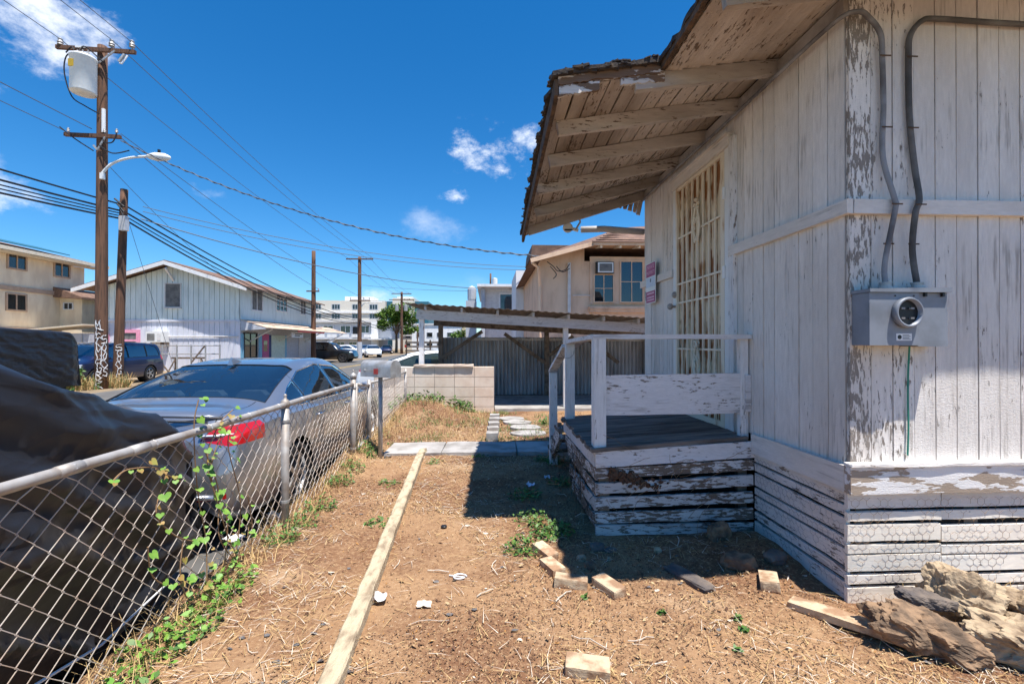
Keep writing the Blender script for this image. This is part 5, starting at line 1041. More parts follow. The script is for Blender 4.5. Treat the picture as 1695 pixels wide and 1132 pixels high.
# beige apartment house, far left
ba = T('apartment_house', 'two-storey beige stucco apartment house at the left edge across the street', 'building', (-30, 29, 0))
LB(ba, 'wall', MB().box((-38, 18, -.3), (-27, 31.9, 6.45)), 'stucco_beige')
LB(ba, 'roof', MB().add([(-26.2, 17.4, 6.72), (-26.2, 32.7, 6.72), (-39, 32.7, 6.72), (-39, 17.4, 6.72), (-32.5, 23, 8.3), (-32.5, 28, 8.3)], [(0, 1, 5, 4), (1, 2, 5), (2, 3, 4, 5), (3, 0, 4), (3, 2, 1, 0)]), 'shingle_brown')
LB(ba, 'gutter', MB().beam((-26.15, 17.4, 6.62), (-26.15, 32.75, 6.62), .16, .2), 'eave_cream'); LB(ba, 'soffit', MB().box((-27, 17.4, 6.46), (-26.2, 32.6, 6.5)), 'eave_cream')
LB(ba, 'solar_panel', MB().add([(-26.6, 22, 7.05), (-26.6, 30.4, 7.05), (-28.6, 30.4, 7.56), (-28.6, 22, 7.56)]+[(-26.6, 22, 7.0), (-26.6, 30.4, 7.0), (-28.6, 30.4, 7.5), (-28.6, 22, 7.5)], [(0, 1, 2, 3), (4, 7, 6, 5), (0, 4, 5, 1), (1, 5, 6, 2), (2, 6, 7, 3), (3, 7, 4, 0)]), 'teal')
LB(ba, 'belt_course', MB().beam((-26.96, 18, 4.55), (-26.96, 30.6, 4.55), .08, .26), 'trim_tan'); LB(ba, 'plinth', MB().beam((-26.96, 18, 2.2), (-26.96, 31.9, 2.2), .06, .28), 'trim_tan')
for (y0, z0, w_, h_) in ((27.05, 5.72, .95, .88), (29.8, 5.68, .95, .82), (27.0, 3.35, 1.0, .85), (22.5, 5.7, 1, .88), (22.5, 3.35, 1, .85)): win(ba, (-27, y0, z0), (0, 1, 0), w_, h_, 'trim_tan', cols=2, t=.09, out=(1, 0, 0))
LB(ba, 'bay', MB().box((-27, 30.2, -.3), (-25.7, 33.5, 4.35)), 'stucco_beige'); LB(ba, 'bay_roof', MB().add([(-27.02, 29.7, 4.95), (-27.02, 33.9, 4.95), (-25.3, 33.9, 4.32), (-25.3, 29.7, 4.32)]+[(-27.02, 29.7, 4.3), (-27.02, 33.9, 4.3), (-25.3, 33.9, 4.2), (-25.3, 29.7, 4.2)], [(0, 1, 2, 3), (4, 7, 6, 5), (0, 4, 5, 1), (1, 5, 6, 2), (2, 6, 7, 3), (3, 7, 4, 0)]), 'shingle_brown')
win(ba, (-25.7, 32.1, 2.95), (0, 1, 0), .8, .85, 'trim_tan', t=.08, out=(1, 0, 0)); win(ba, (-26.75, 30.2, 3.6), (1, 0, 0), .5, .35, 'white_paint', t=.05, out=(0, -1, 0))
# low shed wall between
sh = T('metal_shed', 'low pale metal shed with a rusty sloping roof behind the black tarp', 'shed', (-24, 28, 0)); LB(sh, 'wall', MB().box((-27.6, 27.4, -.3), (-22.9, 28.2, 2.0)), 'wall_grey'); LB(sh, 'roof', MB().prism([(-27.8, 1.95), (-22.8, 2.45), (-22.8, 2.52), (-27.8, 2.03)], 1, 26.9, 28.6), 'eave_cream')
for i in range(8): LB(sh, 'rib', MB().box((-27.5+.6*i, 27.37, -.2), (-27.46+.6*i, 27.4, 1.95)), 'galv_dull')
# pale green and lavender two-storey house with shop
GX, GY = -15., 28.4
gh = T('shop_house', 'two-storey pale green gabled house with lavender ground floor and rusty shop awning', 'building', (GX, GY, 0))
GXL = -22.9; pk = -18.95; zE, zP, zM = 4.85, 6.12, 2.85
LB(gh, 'core', MB().prism([(GXL, -.3), (GX-.05, -.3), (GX-.05, zE-.1), (pk, zP-.1), (GXL, zE-.1)], 1, GY+.05, 39.9), 'green_siding')
n = 26
for i in range(n):
    x0 = GXL+(GX-GXL)*i/n; x1 = x0+(GX-GXL)/n-.03; zt = lambda x: zE+(zP-zE)*(1-abs(x-pk)/(pk-GXL)) if x > GXL else zE
    LB(gh, 'siding_board', MB().prism([(x0, zM), (x1, zM), (x1, zt(x1)), (x0, zt(x0))], 1, GY, GY+.055), 'green_siding'); LB(gh, 'siding_board', MB().box((x0, GY+.02, -.3), (x1, GY+.06, zM-.12)), 'blue_siding')
LB(gh, 'belt_course', MB().box((GXL, GY-.05, zM-.12), (GX, GY+.05, zM)), 'blue_siding')
LB(gh, 'side_wall', MB().box((GX-.06, GY, zM-.2), (GX, 39.95, zE+.1)), 'green_siding'); LB(gh, 'shop_wall', MB().box((GX-.06, GY+.06, -.3), (GX-.01, 39.9, zM-.21)), 'wall_grey')
for s_, xe in ((-1, GXL-1.2), (1, GX+.75)):
    ze = zP-(zP-zE)/(pk-GXL)*abs(xe-pk); LB(gh, 'roof', MB().prism([(pk, zP+.12), (xe, ze+.12), (xe, ze+.20), (pk, zP+.20)], 1, GY-.75, 40.6), 'shingle_brown'); LB(gh, 'barge_board', MB().prism([(pk, zP-.08), (xe, ze-.08), (xe, ze+.14), (pk, zP+.14)], 1, GY-.82, GY-.755), 'white_paint')
    for k in range(9): LB(gh, 'rafter_tail', MB().beam((GX-.1, GY+.5+k*1.35, zE+.12), (GX+.72, GY+.5+k*1.35, zE-.12), .07, .12), 'white_paint') if s_ > 0 else None
LB(gh, 'bracket', MB().beam((pk+.05, GY-.7, 5.85), (pk+.05, GY, 5.2), .09, .12), 'white_paint')
win(gh, (-19.35, GY, 3.62), (1, 0, 0), .85, 1.38, 'grey_trim', 'curtain', cols=1, rows=1, t=.05, sill=True, out=(0, -1, 0))
ac = T('air_conditioner', 'white window air conditioner on the lavender wall of the shop house', 'air conditioner', (-19.2, GY, 1.5)); B('case', MB().box((-.95, -.5, 0), (.05, .02, .62)), 'white_metal', ac); B('grille', MB().box((-.88, -.512, .1), (-.45, -.502, .5)), 'curtain', ac); B('side_grille', MB().box((-.3, -.512, .1), (-.1, -.502, .5)), 'grey_trim', ac); B('bracket', MB().box((-.2, -.4, -.22), (.05, .02, -.01)), 'old_wood', ac)
win(gh, (-22.2+.45, GY, 1.15), (1, 0, 0), .72, .9, 'pink_paint', 'curtain', cols=1, rows=2, t=.2, out=(0, -1, 0))
win(gh, (-22.2-.75, GY, .9), (1, 0, 0), .2, .9, 'pink_paint', 'curtain', cols=1, t=.15, out=(0, -1, 0))
for zz in (1.85, 2.0): LB(gh, 'pipe', MB().tube([(-19.6, GY-.04, zz), (GX-.1, GY-.04, zz)], .03, 6), 'grey_trim') if zz < 1.9 else None
# street side windows
def side(par, x, py0, py1, pz0, pz1, fr, gl, c, r, nm='window', t=.08): 
    a = at(py0[0], py0[1], X=x); b = at(py1[0], py1[1], X=x); return win(par, (x, a.y, min(a.z, b.z)), (0, 1, 0), b.y-a.y, abs(a.z-b.z), fr, gl, c, r, t, out=(1, 0, 0), nm=nm)
side(gh, GX, (416, 512), (433, 480), 0, 0, 'white_paint', 'curtain', 2, 1); side(gh, GX, (457, 513), (474, 492), 0, 0, 'white_paint', 'window_glass', 3, 3); side(gh, GX, (497, 519), (505, 499), 0, 0, 'white_paint', 'curtain', 2, 2)
LB(gh, 'window_hood', MB().prism([(GX, 4.75), (GX+.3, 4.62), (GX+.3, 4.66), (GX, 4.8)], 1, 33, 36), 'white_paint')
for k, (y0, y1) in enumerate(((28.4, 31), (31, 33.4), (33.4, 35.8), (35.8, 38.2), (38.2, 41.2), (41.2, 44.2))):
    LB(gh, 'awning_sheet', MB().prism([(GX-.02, 2.86), (GX+1.55, 2.36), (GX+1.55, 2.40), (GX-.02, 2.90)], 1, y0+.01, y1-.01), 'rust_roof')
LB(gh, 'awning_edge', MB().box((GX+1.5, 33, 2.24), (GX+1.54, 38.2, 2.355)), 'red_paint'); LB(gh, 'awning_side', MB().prism([(GX, 2.2), (GX, 2.84), (GX+1.5, 2.36), (GX+1.5, 2.3)], 1, 28.42, 28.46), 'wall_grey')
for yy in (29.5, 33.4, 38.0, 43.5): LB(gh, 'awning_brace', MB().beam((GX, yy, 1.55), (GX+1.4, yy, 2.32), .06, .06), 'grey_trim')
def sdoor(y0, y1, z0, z1, mat, nm): return LB(gh, nm, MB().box((GX-.005, y0, z0), (GX+.03, y1, z1)), mat)
plain('shop_blue', (.20, .45, .62), .6); plain('shop_magenta', (.50, .10, .24), .6); plain('shop_pale', (.55, .66, .58), .6); plain('navy', (.03, .05, .16), .6)
sdoor(28.45, 28.75, -.2, 2.0, 'shop_blue', 'door_frame'); f = side(gh, GX, (404, 592), (424, 553), 0, 0, 'black_plastic', 'window_glass', 2, 2, nm='shop_window'); sdoor(30.6, 31.0, -.2, 2.0, 'shop_blue', 'door_frame'); dr = sdoor(31.05, 31.95, -.2, 2.05, 'shop_magenta', 'door'); B('door_pane', MB().box((GX+.031, 31.2, .9), (GX+.036, 31.7, 1.6)), 'window_glass', dr)
sdoor(31.95, 32.3, -.2, 2.0, 'navy', 'door_frame'); sdoor(32.3, 34.4, -.2, 2.0, 'shop_pale', 'shop_panel'); sdoor(34.4, 34.7, -.2, 2., 'shop_blue', 'door_frame'); sdoor(36.9, 38.2, -.2, 1.9, 'grey_trim', 'door'); sdoor(38.25, 39.6, -.2, 1.9, 'grey_trim', 'door')
ss = T('shop_sign', 'small white shop sign hanging under the rusty awning', 'sign', (GX+1.0, 33.2, 1.85)); B('board', MB().box((-.03, 0, 0), (.03, 2.0, .38)), 'white_paint', ss)
for k, z_ in enumerate((.24, .10)): B('lettering', MB().box((.031, .5, z_), (.036, 1.8-.4*k, z_+.07)), 'cable_dark', ss)
# street-side fence of the lavender yard
gf = T('pipe_gate', 'grey pipe and chain-link yard gate in front of the lavender wall', 'gate', (-17, 25.5, 0))
for k in range(6): LB(gf, 'post', MB().tube([(-18.3+.75*k, 25.5, -.2), (-18.3+.75*k, 25.5, 1.35)], .04, 8), 'galv_dull')
for zz in (1.3, .85): LB(gf, 'rail', MB().tube([(-18.3, 25.5, zz), (-14.5, 25.5, zz)], .028, 8), 'galv_dull')
for a, b in (((-18.3, 25.45, 1.3), (-17.2, 25.45, -.1)), ((-16.0, 25.45, .4), (-15.3, 25.45, 1.3))): LB(gf, 'brace', MB().beam(a, b, .06, .06), 'old_wood')
lf = T('pipe_fence', 'long two-rail pipe fence in front of the metal shed across the street', 'fence', (-20, 25.6, 0))
for k in range(6): LB(lf, 'post', MB().tube([(-25.5+1.3*k, 25.6, -.2), (-25.5+1.3*k, 25.6, 1.5)], .035, 8), 'galv_dull')
for zz in (1.45, .8): LB(lf, 'rail', MB().tube([(-26, 25.6, zz), (-18.5, 25.6, zz)], .022, 8), 'galv_dull')
bn = T('sawhorse', 'wooden sawhorse frame behind the pipe gate', 'sawhorse', (-16.9, 26.6, -.2)); B('bar', MB().box((-.9, -.05, .75), (.9, .05, .85)), 'old_wood', bn)
for a in (-.7, .7): B('leg', MB().beam((a, 0, .75), (a*1.3, -.3, 0), .08, .05), 'old_wood', bn); B('leg', MB().beam((a, 0, .75), (a*1.3, .3, 0), .08, .05), 'old_wood', bn)
# buildings down the street
g2 = T('walkup_building', 'grey two-storey walk-up apartment block down the street', 'building', (-27, 90, 0)); LB(g2, 'wall', MB().box((-36, 90, -.3), (-22.6, 104, 5.55)), 'wall_grey'); LB(g2, 'roof', MB().box((-36.5, 89.2, 5.56), (-18.6, 104.5, 5.95)), 'grey_trim')
LB(g2, 'column', MB().box((-22.55, 89.1, -.3), (-21.4, 90.3, 5.55)), 'wall_white'); LB(g2, 'end_wall', MB().box((-21.39, 90.3, 2.4), (-19.2, 100, 5.55)), 'wall_grey'); LB(g2, 'canopy', MB().box((-22.5, 86.5, 2.15), (-17.3, 92, 2.4)), 'wall_white')
LB(g2, 'balcony', MB().box((-36, 88.6, 2.3), (-22.6, 90, 2.5)), 'wall_white')
for k in range(5): LB(g2, 'balcony_panel', MB().box((-33+2.3*k, 88.55, 2.6), (-31.2+2.3*k, 88.62, 3.25)), 'wall_white')
for (x, w_) in ((-31.9, 1.8), (-28.6, 1.8), (-24.6, 1.4)): win(g2, (x, 90, 3.6), (1, 0, 0), w_, 1.25, 'white_paint', cols=2, t=.12, out=(0, -1, 0))
LB(g2, 'door', MB().box((-26.3, 89.95, 2.5), (-25.2, 89.99, 4.7)), 'black_plastic')
for x in (-32.5, -29.3, -27.0): win(g2, (x, 90, .6), (1, 0, 0), 1.4, 1.1, 'grey_trim', cols=2, t=.1, out=(0, -1, 0))
LB(g2, 'stair', MB().prism([(-33, -.2), (-32, -.2), (-29.2, 2.3), (-30.2, 2.3)], 1, 88.7, 89.6), 'wall_white')
wf = T('white_fence', 'low white fence in front of the grey walk-up building', 'fence', (-30, 84, 0)); 
for k in range(9): LB(wf, 'panel', MB().box((-33+1.1*k, 84, -.2), (-31.95+1.1*k, 84.08, 1.2)), 'wall_white')
ht = T('hotel_block', 'cream mid-rise block with rows of windows far down the street', 'building', (-40, 150, 0)); LB(ht, 'wall', MB().box((-58, 150, -.3), (-33.5, 170, 15.4)), 'hotel_cream'); LB(ht, 'wing', MB().box((-33.4, 152, -.3), (-26.2, 170, 15.4)), 'teal'); LB(ht, 'tower', MB().box((-31, 149.5, -.3), (-24.0, 168, 16.3)), 'hotel_cream'); LB(ht, 'teal_wing', MB().box((-23.9, 150, -.3), (-19.5, 168, 15.2)), 'teal')
for zz in (9.2, 12.2): LB(ht, 'balcony_band', MB().box((-58, 149.6, zz-.9), (-33.5, 150, zz-.3)), 'wall_white')
for k, x in enumerate((-55.5, -49.5, -43, -37.5, -29.8, -26.5)):
    for zz in (9.6, 12.6): win(ht, (x-.9, 149.5 if x > -32 else 150, zz), (1, 0, 0), 2.4, 1.5, 'wall_grey', cols=3, t=.2, out=(0, -1, 0))
for (x0, x1) in ((-47, -38), (-30, -25)): LB(ht, 'roof_plant', MB().box((x0, 152, 15.4), (x1, 160, 16.9)), 'wall_white')
# right side buildings
ph = T('peach_house', 'two-storey peach stucco house with brown shingle roof behind the carport', 'building', (4, 15, 0)); PX = 1.72
LB(ph, 'wall', MB().box((PX, 15, 0), (9.5, 24, 4.15)), 'peach'); LB(ph, 'gable_wall', MB().prism([(PX, 4.15), (3.2, 4.15), (3.2, 4.62)], 1, 15.0, 15.2), 'peach')
LB(ph, 'roof', MB().add([(1.35, 14.3, 4.08), (3.3, 14.3, 4.62), (9.9, 14.3, 4.62), (9.9, 25, 4.62), (1.35, 25, 4.08), (5.2, 17.6, 5.95), (9.9, 17.6, 6.3), (5.2, 22, 5.95)], [(0, 1, 5), (1, 2, 6, 5), (0, 5, 7, 4), (4, 7, 3), (3, 7, 5, 6), (0, 4, 3, 2, 1)]), 'shingle_brown')
for r in range(9):
    t_ = r/9; y = 14.25+3.3*t_; z = 4.645+1.33*t_; LB(ph, 'shingle_course', MB().beam((3.3+1.9*t_, y, z), (9.9, y, z+.0), .12, .03, up=(0, -.37, .93)), 'shingle_brown')
LB(ph, 'gable_end', MB().prism([(1.55, 4.55), (3.2, 4.75), (3.2, 5.0), (1.6, 5.0)], 1, 16.5, 19), 'shingle_brown')
LB(ph, 'verge_board', MB().beam((1.34, 14.27, 4.02), (3.32, 14.27, 4.57), .05, .13), 'peach'); LB(ph, 'eave_board', MB().beam((3.3, 14.27, 4.57), (9.9, 14.27, 4.57), .05, .08), 'peach')
for k in range(9): LB(ph, 'rafter_tail', MB().beam((3.6+.62*k, 14.3, 4.50), (3.6+.62*k, 15.0, 4.62), .06, .09), 'eave_cream')
LB(ph, 'soffit', MB().box((3.2, 14.32, 4.585), (9.8, 15.0, 4.60)), 'trim_tan')
LB(ph, 'window_surround', MB().box((3.38, 14.955, 2.72), (5.9, 15, 4.3)), 'peach'); LB(ph, 'sill', MB().box((3.33, 14.86, 2.55), (6.0, 15, 2.64)), 'peach'); LB(ph, 'sill', MB().box((3.36, 14.9, 2.45), (5.96, 15, 2.55)), 'peach')
win(ph, (3.53, 14.955, 2.80), (1, 0, 0), .62, .88, 'peach', cols=2, rows=2, t=.035, depth=.05, out=(0, -1, 0)); win(ph, (4.42, 14.955, 2.80), (1, 0, 0), .72, 1.33, 'peach', cols=2, rows=2, t=.035, depth=.05, out=(0, -1, 0)); win(ph, (5.3, 14.955, 2.80), (1, 0, 0), .72, 1.33, 'peach', cols=2, rows=2, t=.035, depth=.05, out=(0, -1, 0))
a2 = T('air_conditioner', 'window air conditioner set in the upper sash of the peach house', 'air conditioner', (3.56, 14.9, 3.72)); B('case', MB().box((0, -.12, 0), (.58, .05, .38)), 'black_plastic', a2); B('face', MB().box((.04, -.16, .02), (.55, -.121, .35)), 'white_metal', a2); B('grille', MB().box((.09, -.168, .06), (.51, -.161, .31)), 'curtain', a2)
dp = LB(ph, 'downpipe', MB().tube([(2.68, 14.93, 0), (2.68, 14.93, 4.08)], .055, 10), 'grey_trim'); LB(ph, 'conduit', MB().tube([(2.8, 14.97, 3.0), (5.3, 14.97, 3.02)], .015, 6), 'grey_trim')
LB(ph, 'gutter', MB().tube([(1.4, 14.5, 4.0), (1.62, 14.6, 3.85), (1.70, 14.9, 3.3), (1.72, 14.92, 0)], .05, 8), 'peach')
wt_ = T('white_tower', 'plain white stucco wall block beside the peach house', 'building', (1.9, 22, 0)); LB(wt_, 'wall', MB().box((1.35, 22, 0), (4.5, 26, 4.95)), 'wall_white'); LB(wt_, 'joint', MB().box((1.35, 21.985, 4.05), (4.5, 22, 4.09)), 'wall_grey')
gb = T('flat_roof_building', 'grey flat-roofed two-storey building beyond the carport', 'building', (0.8, 30, 0)); LB(gb, 'wall', MB().box((-.2, 30, 0), (6, 40, 5.05)), 'grey_trim'); LB(gb, 'side_wall', MB().box((-.45, 29.6, 0), (-.21, 40, 5.0)), 'wall_grey'); LB(gb, 'roof', MB().box((-.7, 29.1, 5.06), (6, 40, 5.22)), 'wall_white')
win(gb, (.80, 30, 3.65), (1, 0, 0), 1.6, 1.0, 'white_paint', cols=2, t=.09, out=(0, -1, 0)); LB(gb, 'chimney', MB().lathe([(.25, 0), (.3, .1), (.3, .8), (.2, .95), (0, 1.05)], (-1.1, 31, 4.3), n=10), 'wall_grey'); LB(gb, 'chimney_base', MB().box((-1.5, 30.7, 0), (-.8, 31.5, 4.3)), 'wall_grey')
for k, (q, w_, hgt, m_, lb) in enumerate((((722, 545), 5, 5.5, 'wall_white', 'distant white block seen under the carport roof'), ((748, 548), 3, 6.2, 'stucco_beige', 'distant tan tower seen under the carport roof'), ((700, 552), 5, 3.4, 'hotel_cream', 'distant cream building right of the street tree'), ((770, 552), 4, 4.0, 'wall_grey', 'distant grey building behind the corrugated fence'))):
    p = at(*q, Y=95+6*k); d_ = T('distant_building', lb, 'building', (p.x, p.y, -.2)); B('wall', MB().box((-w_, 0, 0), (w_, 8, hgt)), m_, d_); B('roof', MB().box((-w_-.2, -.2, hgt+.002), (w_+.2, 8.2, hgt+.3)), 'grey_trim', d_)
    for i in range(4):
        for j in range(2): win(d_, (p.x-w_*.8+i*w_*.42, p.y, 1+j*2.-.2), (1, 0, 0), w_*.22, .9, 'wall_grey', cols=1, t=.08, out=(0, -1, 0))
tk = T('lumber_rack', 'stack of dark timber rails on a truck bed down the street', 'truck', (-4.2, 40, -.2))
for k in range(4): B('rail', MB().box((-3.0, 0, .55+.36*k), (3.0, .1, .72+.36*k)), 'deck_wood', tk)
for x in (-2.95, -.9, .9, 2.85): B('stake', MB().box((x, -.06, .4), (x+.12, -.001, 1.95)), 'rotten_wood', tk)
B('bed', MB().box((-3.0, .12, .35), (3.0, 2.3, .55)), 'deck_wood', tk); B('marker_lamp', MB().box((-3.05, -.08, 1.3), (-2.9, -.061, 1.5)), 'tail_red', tk)
for x in (-2.1, 2.1): B('wheel', MB().lathe([(.2, -.1), (.4, -.1), (.42, 0), (.4, .1), (.2, .1)], (x, .3, .42), (0, 1, 0), 20), 'tyre', tk)

# ---------------------------------------------------------------- trees
def tree(name, label, c, h, r, trunk, n, sz, mats, seed, group=None, cat='tree'):
    rg = random.Random(seed); t = T(name, label, cat, c, 0, group); mb = MB(); th = h*.42
    mb.tube([(0, 0, -.3), (.1*r*.1, 0, th*.5), (0, .05, th)], [trunk, trunk*.8, trunk*.6], 8); cl_ = []
    for k in range(9):
        a = rg.uniform(0, 6.28); d = r*rg.uniform(.3, .8); e = Vector((d*math.cos(a), d*math.sin(a), h*rg.uniform(.55, .95)-.1*d)); mb.tube([(0, 0, th*.8), (e.x*.45, e.y*.45, th+(e.z-th)*.6), e], [trunk*.45, trunk*.28, trunk*.08], 5); cl_.append((e, r*rg.uniform(.28, .45)))
    for k in range(26): a = rg.uniform(0, 6.28); d = r*math.sqrt(rg.random())*.82; cl_.append((Vector((d*math.cos(a), d*math.sin(a), h*(.92-.35*(d/r)**2*rg.uniform(.6, 1.3))-rg.random()*h*.25)), r*rg.uniform(.16, .30)))
    B('trunk', mb, 'tree_bark', t, smooth=True); lb = MB()
    for i in range(n):
        e, rr = rg.choice(cl_); d = Vector((rg.gauss(0, 1), rg.gauss(0, 1), rg.gauss(0, .7))).normalized()*rr*rg.random()**.35; p = e+d
        u = Vector((rg.gauss(0, 1), rg.gauss(0, 1), rg.gauss(0, .5))).normalized(); v = u.cross(Vector((rg.gauss(0, .4), rg.gauss(0, .4), 1))).normalized(); s_ = sz*rg.uniform(.6, 1.3)
        lb.add([p-u*s_, p-v*s_*.5, p+u*s_, p+v*s_*.5], [(0, 1, 2, 3)], 0 if rg.random() < .8 else 1)
    B('crown', lb, mats, t); return t
plain('flower', (.45, .14, .03), .6)
p = at(656, 590, Y=82); tree('street_tree', 'broad round-crowned green tree beyond the far utility poles', (p.x, p.y, -.2), 9.0, 4.3, .28, 7000, .26, ('tree_leaf', 'leaf_green'), 4)
p = at(762, 560, Y=60); tree('small_tree', 'small bushy tree seen under the carport roof', (p.x, p.y, -.2), 3.6, 1.4, .1, 1800, .16, ('tree_leaf', 'leaf_green'), 8)
p = at(690, 570, Y=110); tree('far_tree', 'dark low tree far beyond the street tree', (p.x, p.y, -.2), 6, 4, .2, 2200, .3, ('leaf_green', 'tree_leaf'), 9)
for (x, y, s_) in ((-14.35, 16.9, .5), (-13.9, 17.75, .45)): 
    mb = MB()
    for i in range(420): a = random.uniform(0, 6.28); d = s_*math.sqrt(random.random()); blade(mb, x+d*math.cos(a), y+d*math.sin(a), -.23, random.uniform(.2, .7), .02, random.uniform(0, 6.28), random.uniform(.8, 1.5), random.uniform(.2, 1.2), 0 if random.random() < .75 else 1)
    tag(B('grass_tuft', mb, ('dry_grass', 'weed_green')), 'dry yellow grass tuft round the foot of the '+('transformer pole' if y < 17.2 else 'shorter graffiti pole'), 'grass')
mb = MB()
for i in range(500): a = random.uniform(0, 6.28); d = .55*math.sqrt(random.random()); z = random.uniform(-.2, .55); c = Vector((-14.7+d*math.cos(a), 16.6+d*math.sin(a), z)); u = Vector((random.gauss(0, 1), random.gauss(0, 1), random.gauss(0, 1))).normalized(); v = u.orthogonal().normalized(); mb.add([c-u*.07, c-v*.03, c+u*.07, c+v*.03], [(0, 1, 2, 3)])
tag(B('roadside_bush', mb, 'leaf_green'), 'green leafy bush at the foot of the transformer pole', 'bush')

# ---------------------------------------------------------------- utility poles and wires
def pole(name, label, x, y, zt, r, lean=(0, 0), z0=-.25): 
    t = T(name, label, 'utility pole', (x, y, 0)); pts = [(lean[0]*k/10, lean[1]*k/10, z0+(zt-z0)*k/10) for k in range(11)]; B('shaft', MB().tube(pts, [r*(1-.28*k/10) for k in range(11)], 14), 'pole_wood', t, smooth=True); return t
p1 = pole('utility_pole', 'tall brown utility pole carrying a white transformer and street light', -14.0, 17.25, 12.2, .20)
def arm(t, z, x0, x1, dz=0., y=-.2, h=.13): return B('crossarm', MB().beam((x0, y, z), (x1, y, z+dz), .10, h, seg=3, jit=.004), 'pole_wood', t)
arm(p1, 12.0, -1.42, 1.30, -.10); arm(p1, 8.88, -1.12, .80, -.05)
def insul(t, x, y, z, s_=1.): return B('insulator', MB().lathe([(.03*s_, 0), (.03*s_, .05*s_), (.085*s_, .06*s_), (.06*s_, .12*s_), (.085*s_, .13*s_), (.055*s_, .2*s_), (.07*s_, .24*s_), (0, .3*s_)], (x, y, z), n=12), 'galv_dull', t)
for x in (-1.28, .48, 1.18): insul(p1, x, -.2, 12.02, 1.1)
for x in (-1.0, .25, .66): insul(p1, x, -.2, 8.95, .6)
tr = B('transformer', MB().lathe([(.36, 0), (.37, .03), (.37, 1.18), (.39, 1.2), (.39, 1.26), (.30, 1.32), (0, 1.36)], (-.30, -.42, 10.25), n=24), 'white_metal', p1, smooth=True)
for x in (-.48, -.30, -.12): B('bushing', MB().lathe([(.05, 0), (.03, .06), (.05, .08), (.03, .14), (.02, .22)], (x, -.45, 11.55), n=8), 'cable_grey', tr)
plain('label_yellow', (.5, .33, .03), .6); B('number_plate', MB().box((-.50, -.795, 11.0), (-.32, -.77, 11.25)), 'label_yellow', tr); B('arm_plate', MB().box((-.72, -.27, 11.97), (-.35, -.255, 12.03)), 'white_paint', p1)
for (a, b) in (((0, -.2, 11.45), (.62, -.25, 11.9)), ((0, -.2, 8.35), (.3, -.25, 8.8)), ((0, -.2, 8.35), (-.1, -.25, 8.5))): B('brace', MB().beam(a, b, .03, .06), 'galv_dull', p1)
B('riser_conduit', MB().tube([(.16, -.14, 9.0), (.16, -.14, 9.85)], .06, 8), 'white_paint', p1); co = B('fuse_cutout', MB().tube([(1.0, -.3, 11.75), (.85, -.35, 11.45)], .05, 8), 'galv_dull', p1); B('fuse_barrel', MB().tube([(1.12, -.32, 11.7), (.98, -.4, 11.35), (.9, -.38, 11.38)], .025, 6), 'white_paint', co)
for pts in ([(-.75, -.25, 11.85), (-1.0, -.3, 11.6), (-1.05, -.3, 11.0), (-.8, -.3, 10.2), (-.4, -.25, 9.9), (.05, -.2, 9.65)], [(-.6, -.45, 11.75), (-.72, -.4, 11.9), (-1.0, -.3, 11.75)], [(-.42, -.45, 11.75), (-.3, -.35, 11.95), (.2, -.25, 11.5)], [(.16, -.14, 9.0), (.3, -.3, 8.6), (.6, -.3, 8.6), (.7, -.25, 8.95)], [(-1.2, -.3, 9.1), (-.7, -.3, 8.7), (-.1, -.25, 8.3)], [(.1, -.25, 8.5), (.6, -.3, 8.2), (1.1, -.2, 8.35)]): B('jumper_cable', MB().tube(path(pts, 5), .022, 5), 'wire_black', p1)
sl = T('street_light', 'white curved street light arm bolted to the tall transformer pole', 'street light', (-13.82, 17.05, 7.4)); B('arm', MB().tube(path([(0, 0, 0), (.02, 0, .15), (.35, 0, .48), (.9, 0, .68), (1.6, 0, .76)], 6), .045, 8), 'white_metal', sl, smooth=True); B('bracket', MB().box((-.06, -.06, -.1), (.05, .06, .12)), 'white_metal', sl)
hd = B('lamp_head', MB().lathe([(.03, -.05), (.09, .05), (.15, .3), (.14, .6), (.06, .78), (0, .8)], (1.55, 0, .76), (1, 0, -.05), 14), 'white_metal', sl, smooth=True); hd.scale = (1, 1, 1); B('photocell', MB().lathe([(.05, 0), (.05, .1), (0, .12)], (1.95, 0, .9), n=8), 'black_plastic', hd)
p2 = pole('utility_pole', 'shorter leaning graffiti-covered utility pole right of the transformer pole', -14.25, 18.3, 7.35, .17, (.22, 0)); B('cable_box', MB().box((.28, -.35, 5.7), (.52, -.15, 6.25)), 'wall_grey', p2)
for k in range(3): B('cable_clamp', MB().tube([(.1+.1*k, -.3, 6.9-.2*k), (.45, -.3, 6.6-.2*k)], .035, 6), 'wire_black', p2)
p3 = pole('utility_pole', 'bare-topped utility pole beside the far corner of the shop house', -14.0, 37.3, 8.85, .2); arm(p3, 5.6, -.5, .5, 0, -.15, .1); insul(p3, .45, -.15, 5.65, .7)
p4 = pole('utility_pole', 'utility pole with short crossarm in front of the walk-up building', -14.0, 50.4, 10.85, .24); arm(p4, 10.6, -1.4, 1.5); arm(p4, 6.1, -1.0, 1.2); [insul(p4, x, -.2, 6.2, .9) for x in (-.9, .5, 1.1)]; B('light_arm', MB().tube([(0, 0, 5.3), (.6, 0, 5.9), (2.4, 0, 5.95)], .05, 6), 'white_metal', p4); B('base_wrap', MB().tube([(0, 0, -.2), (0, 0, 1.6)], .28, 12), 'wall_grey', p4)
p5 = pole('utility_pole', 'farthest utility pole with two crossarms before the street tree', -14.0, 74.6, 9.8, .24); arm(p5, 9.5, -1.6, 1.6); arm(p5, 8.5, -2, 2); [B('transformer', MB().lathe([(.3, 0), (.3, .9), (0, 1.0)], (x, -.3, 6.7), n=12), 'galv_dull', p5) for x in (-.7, .7)]
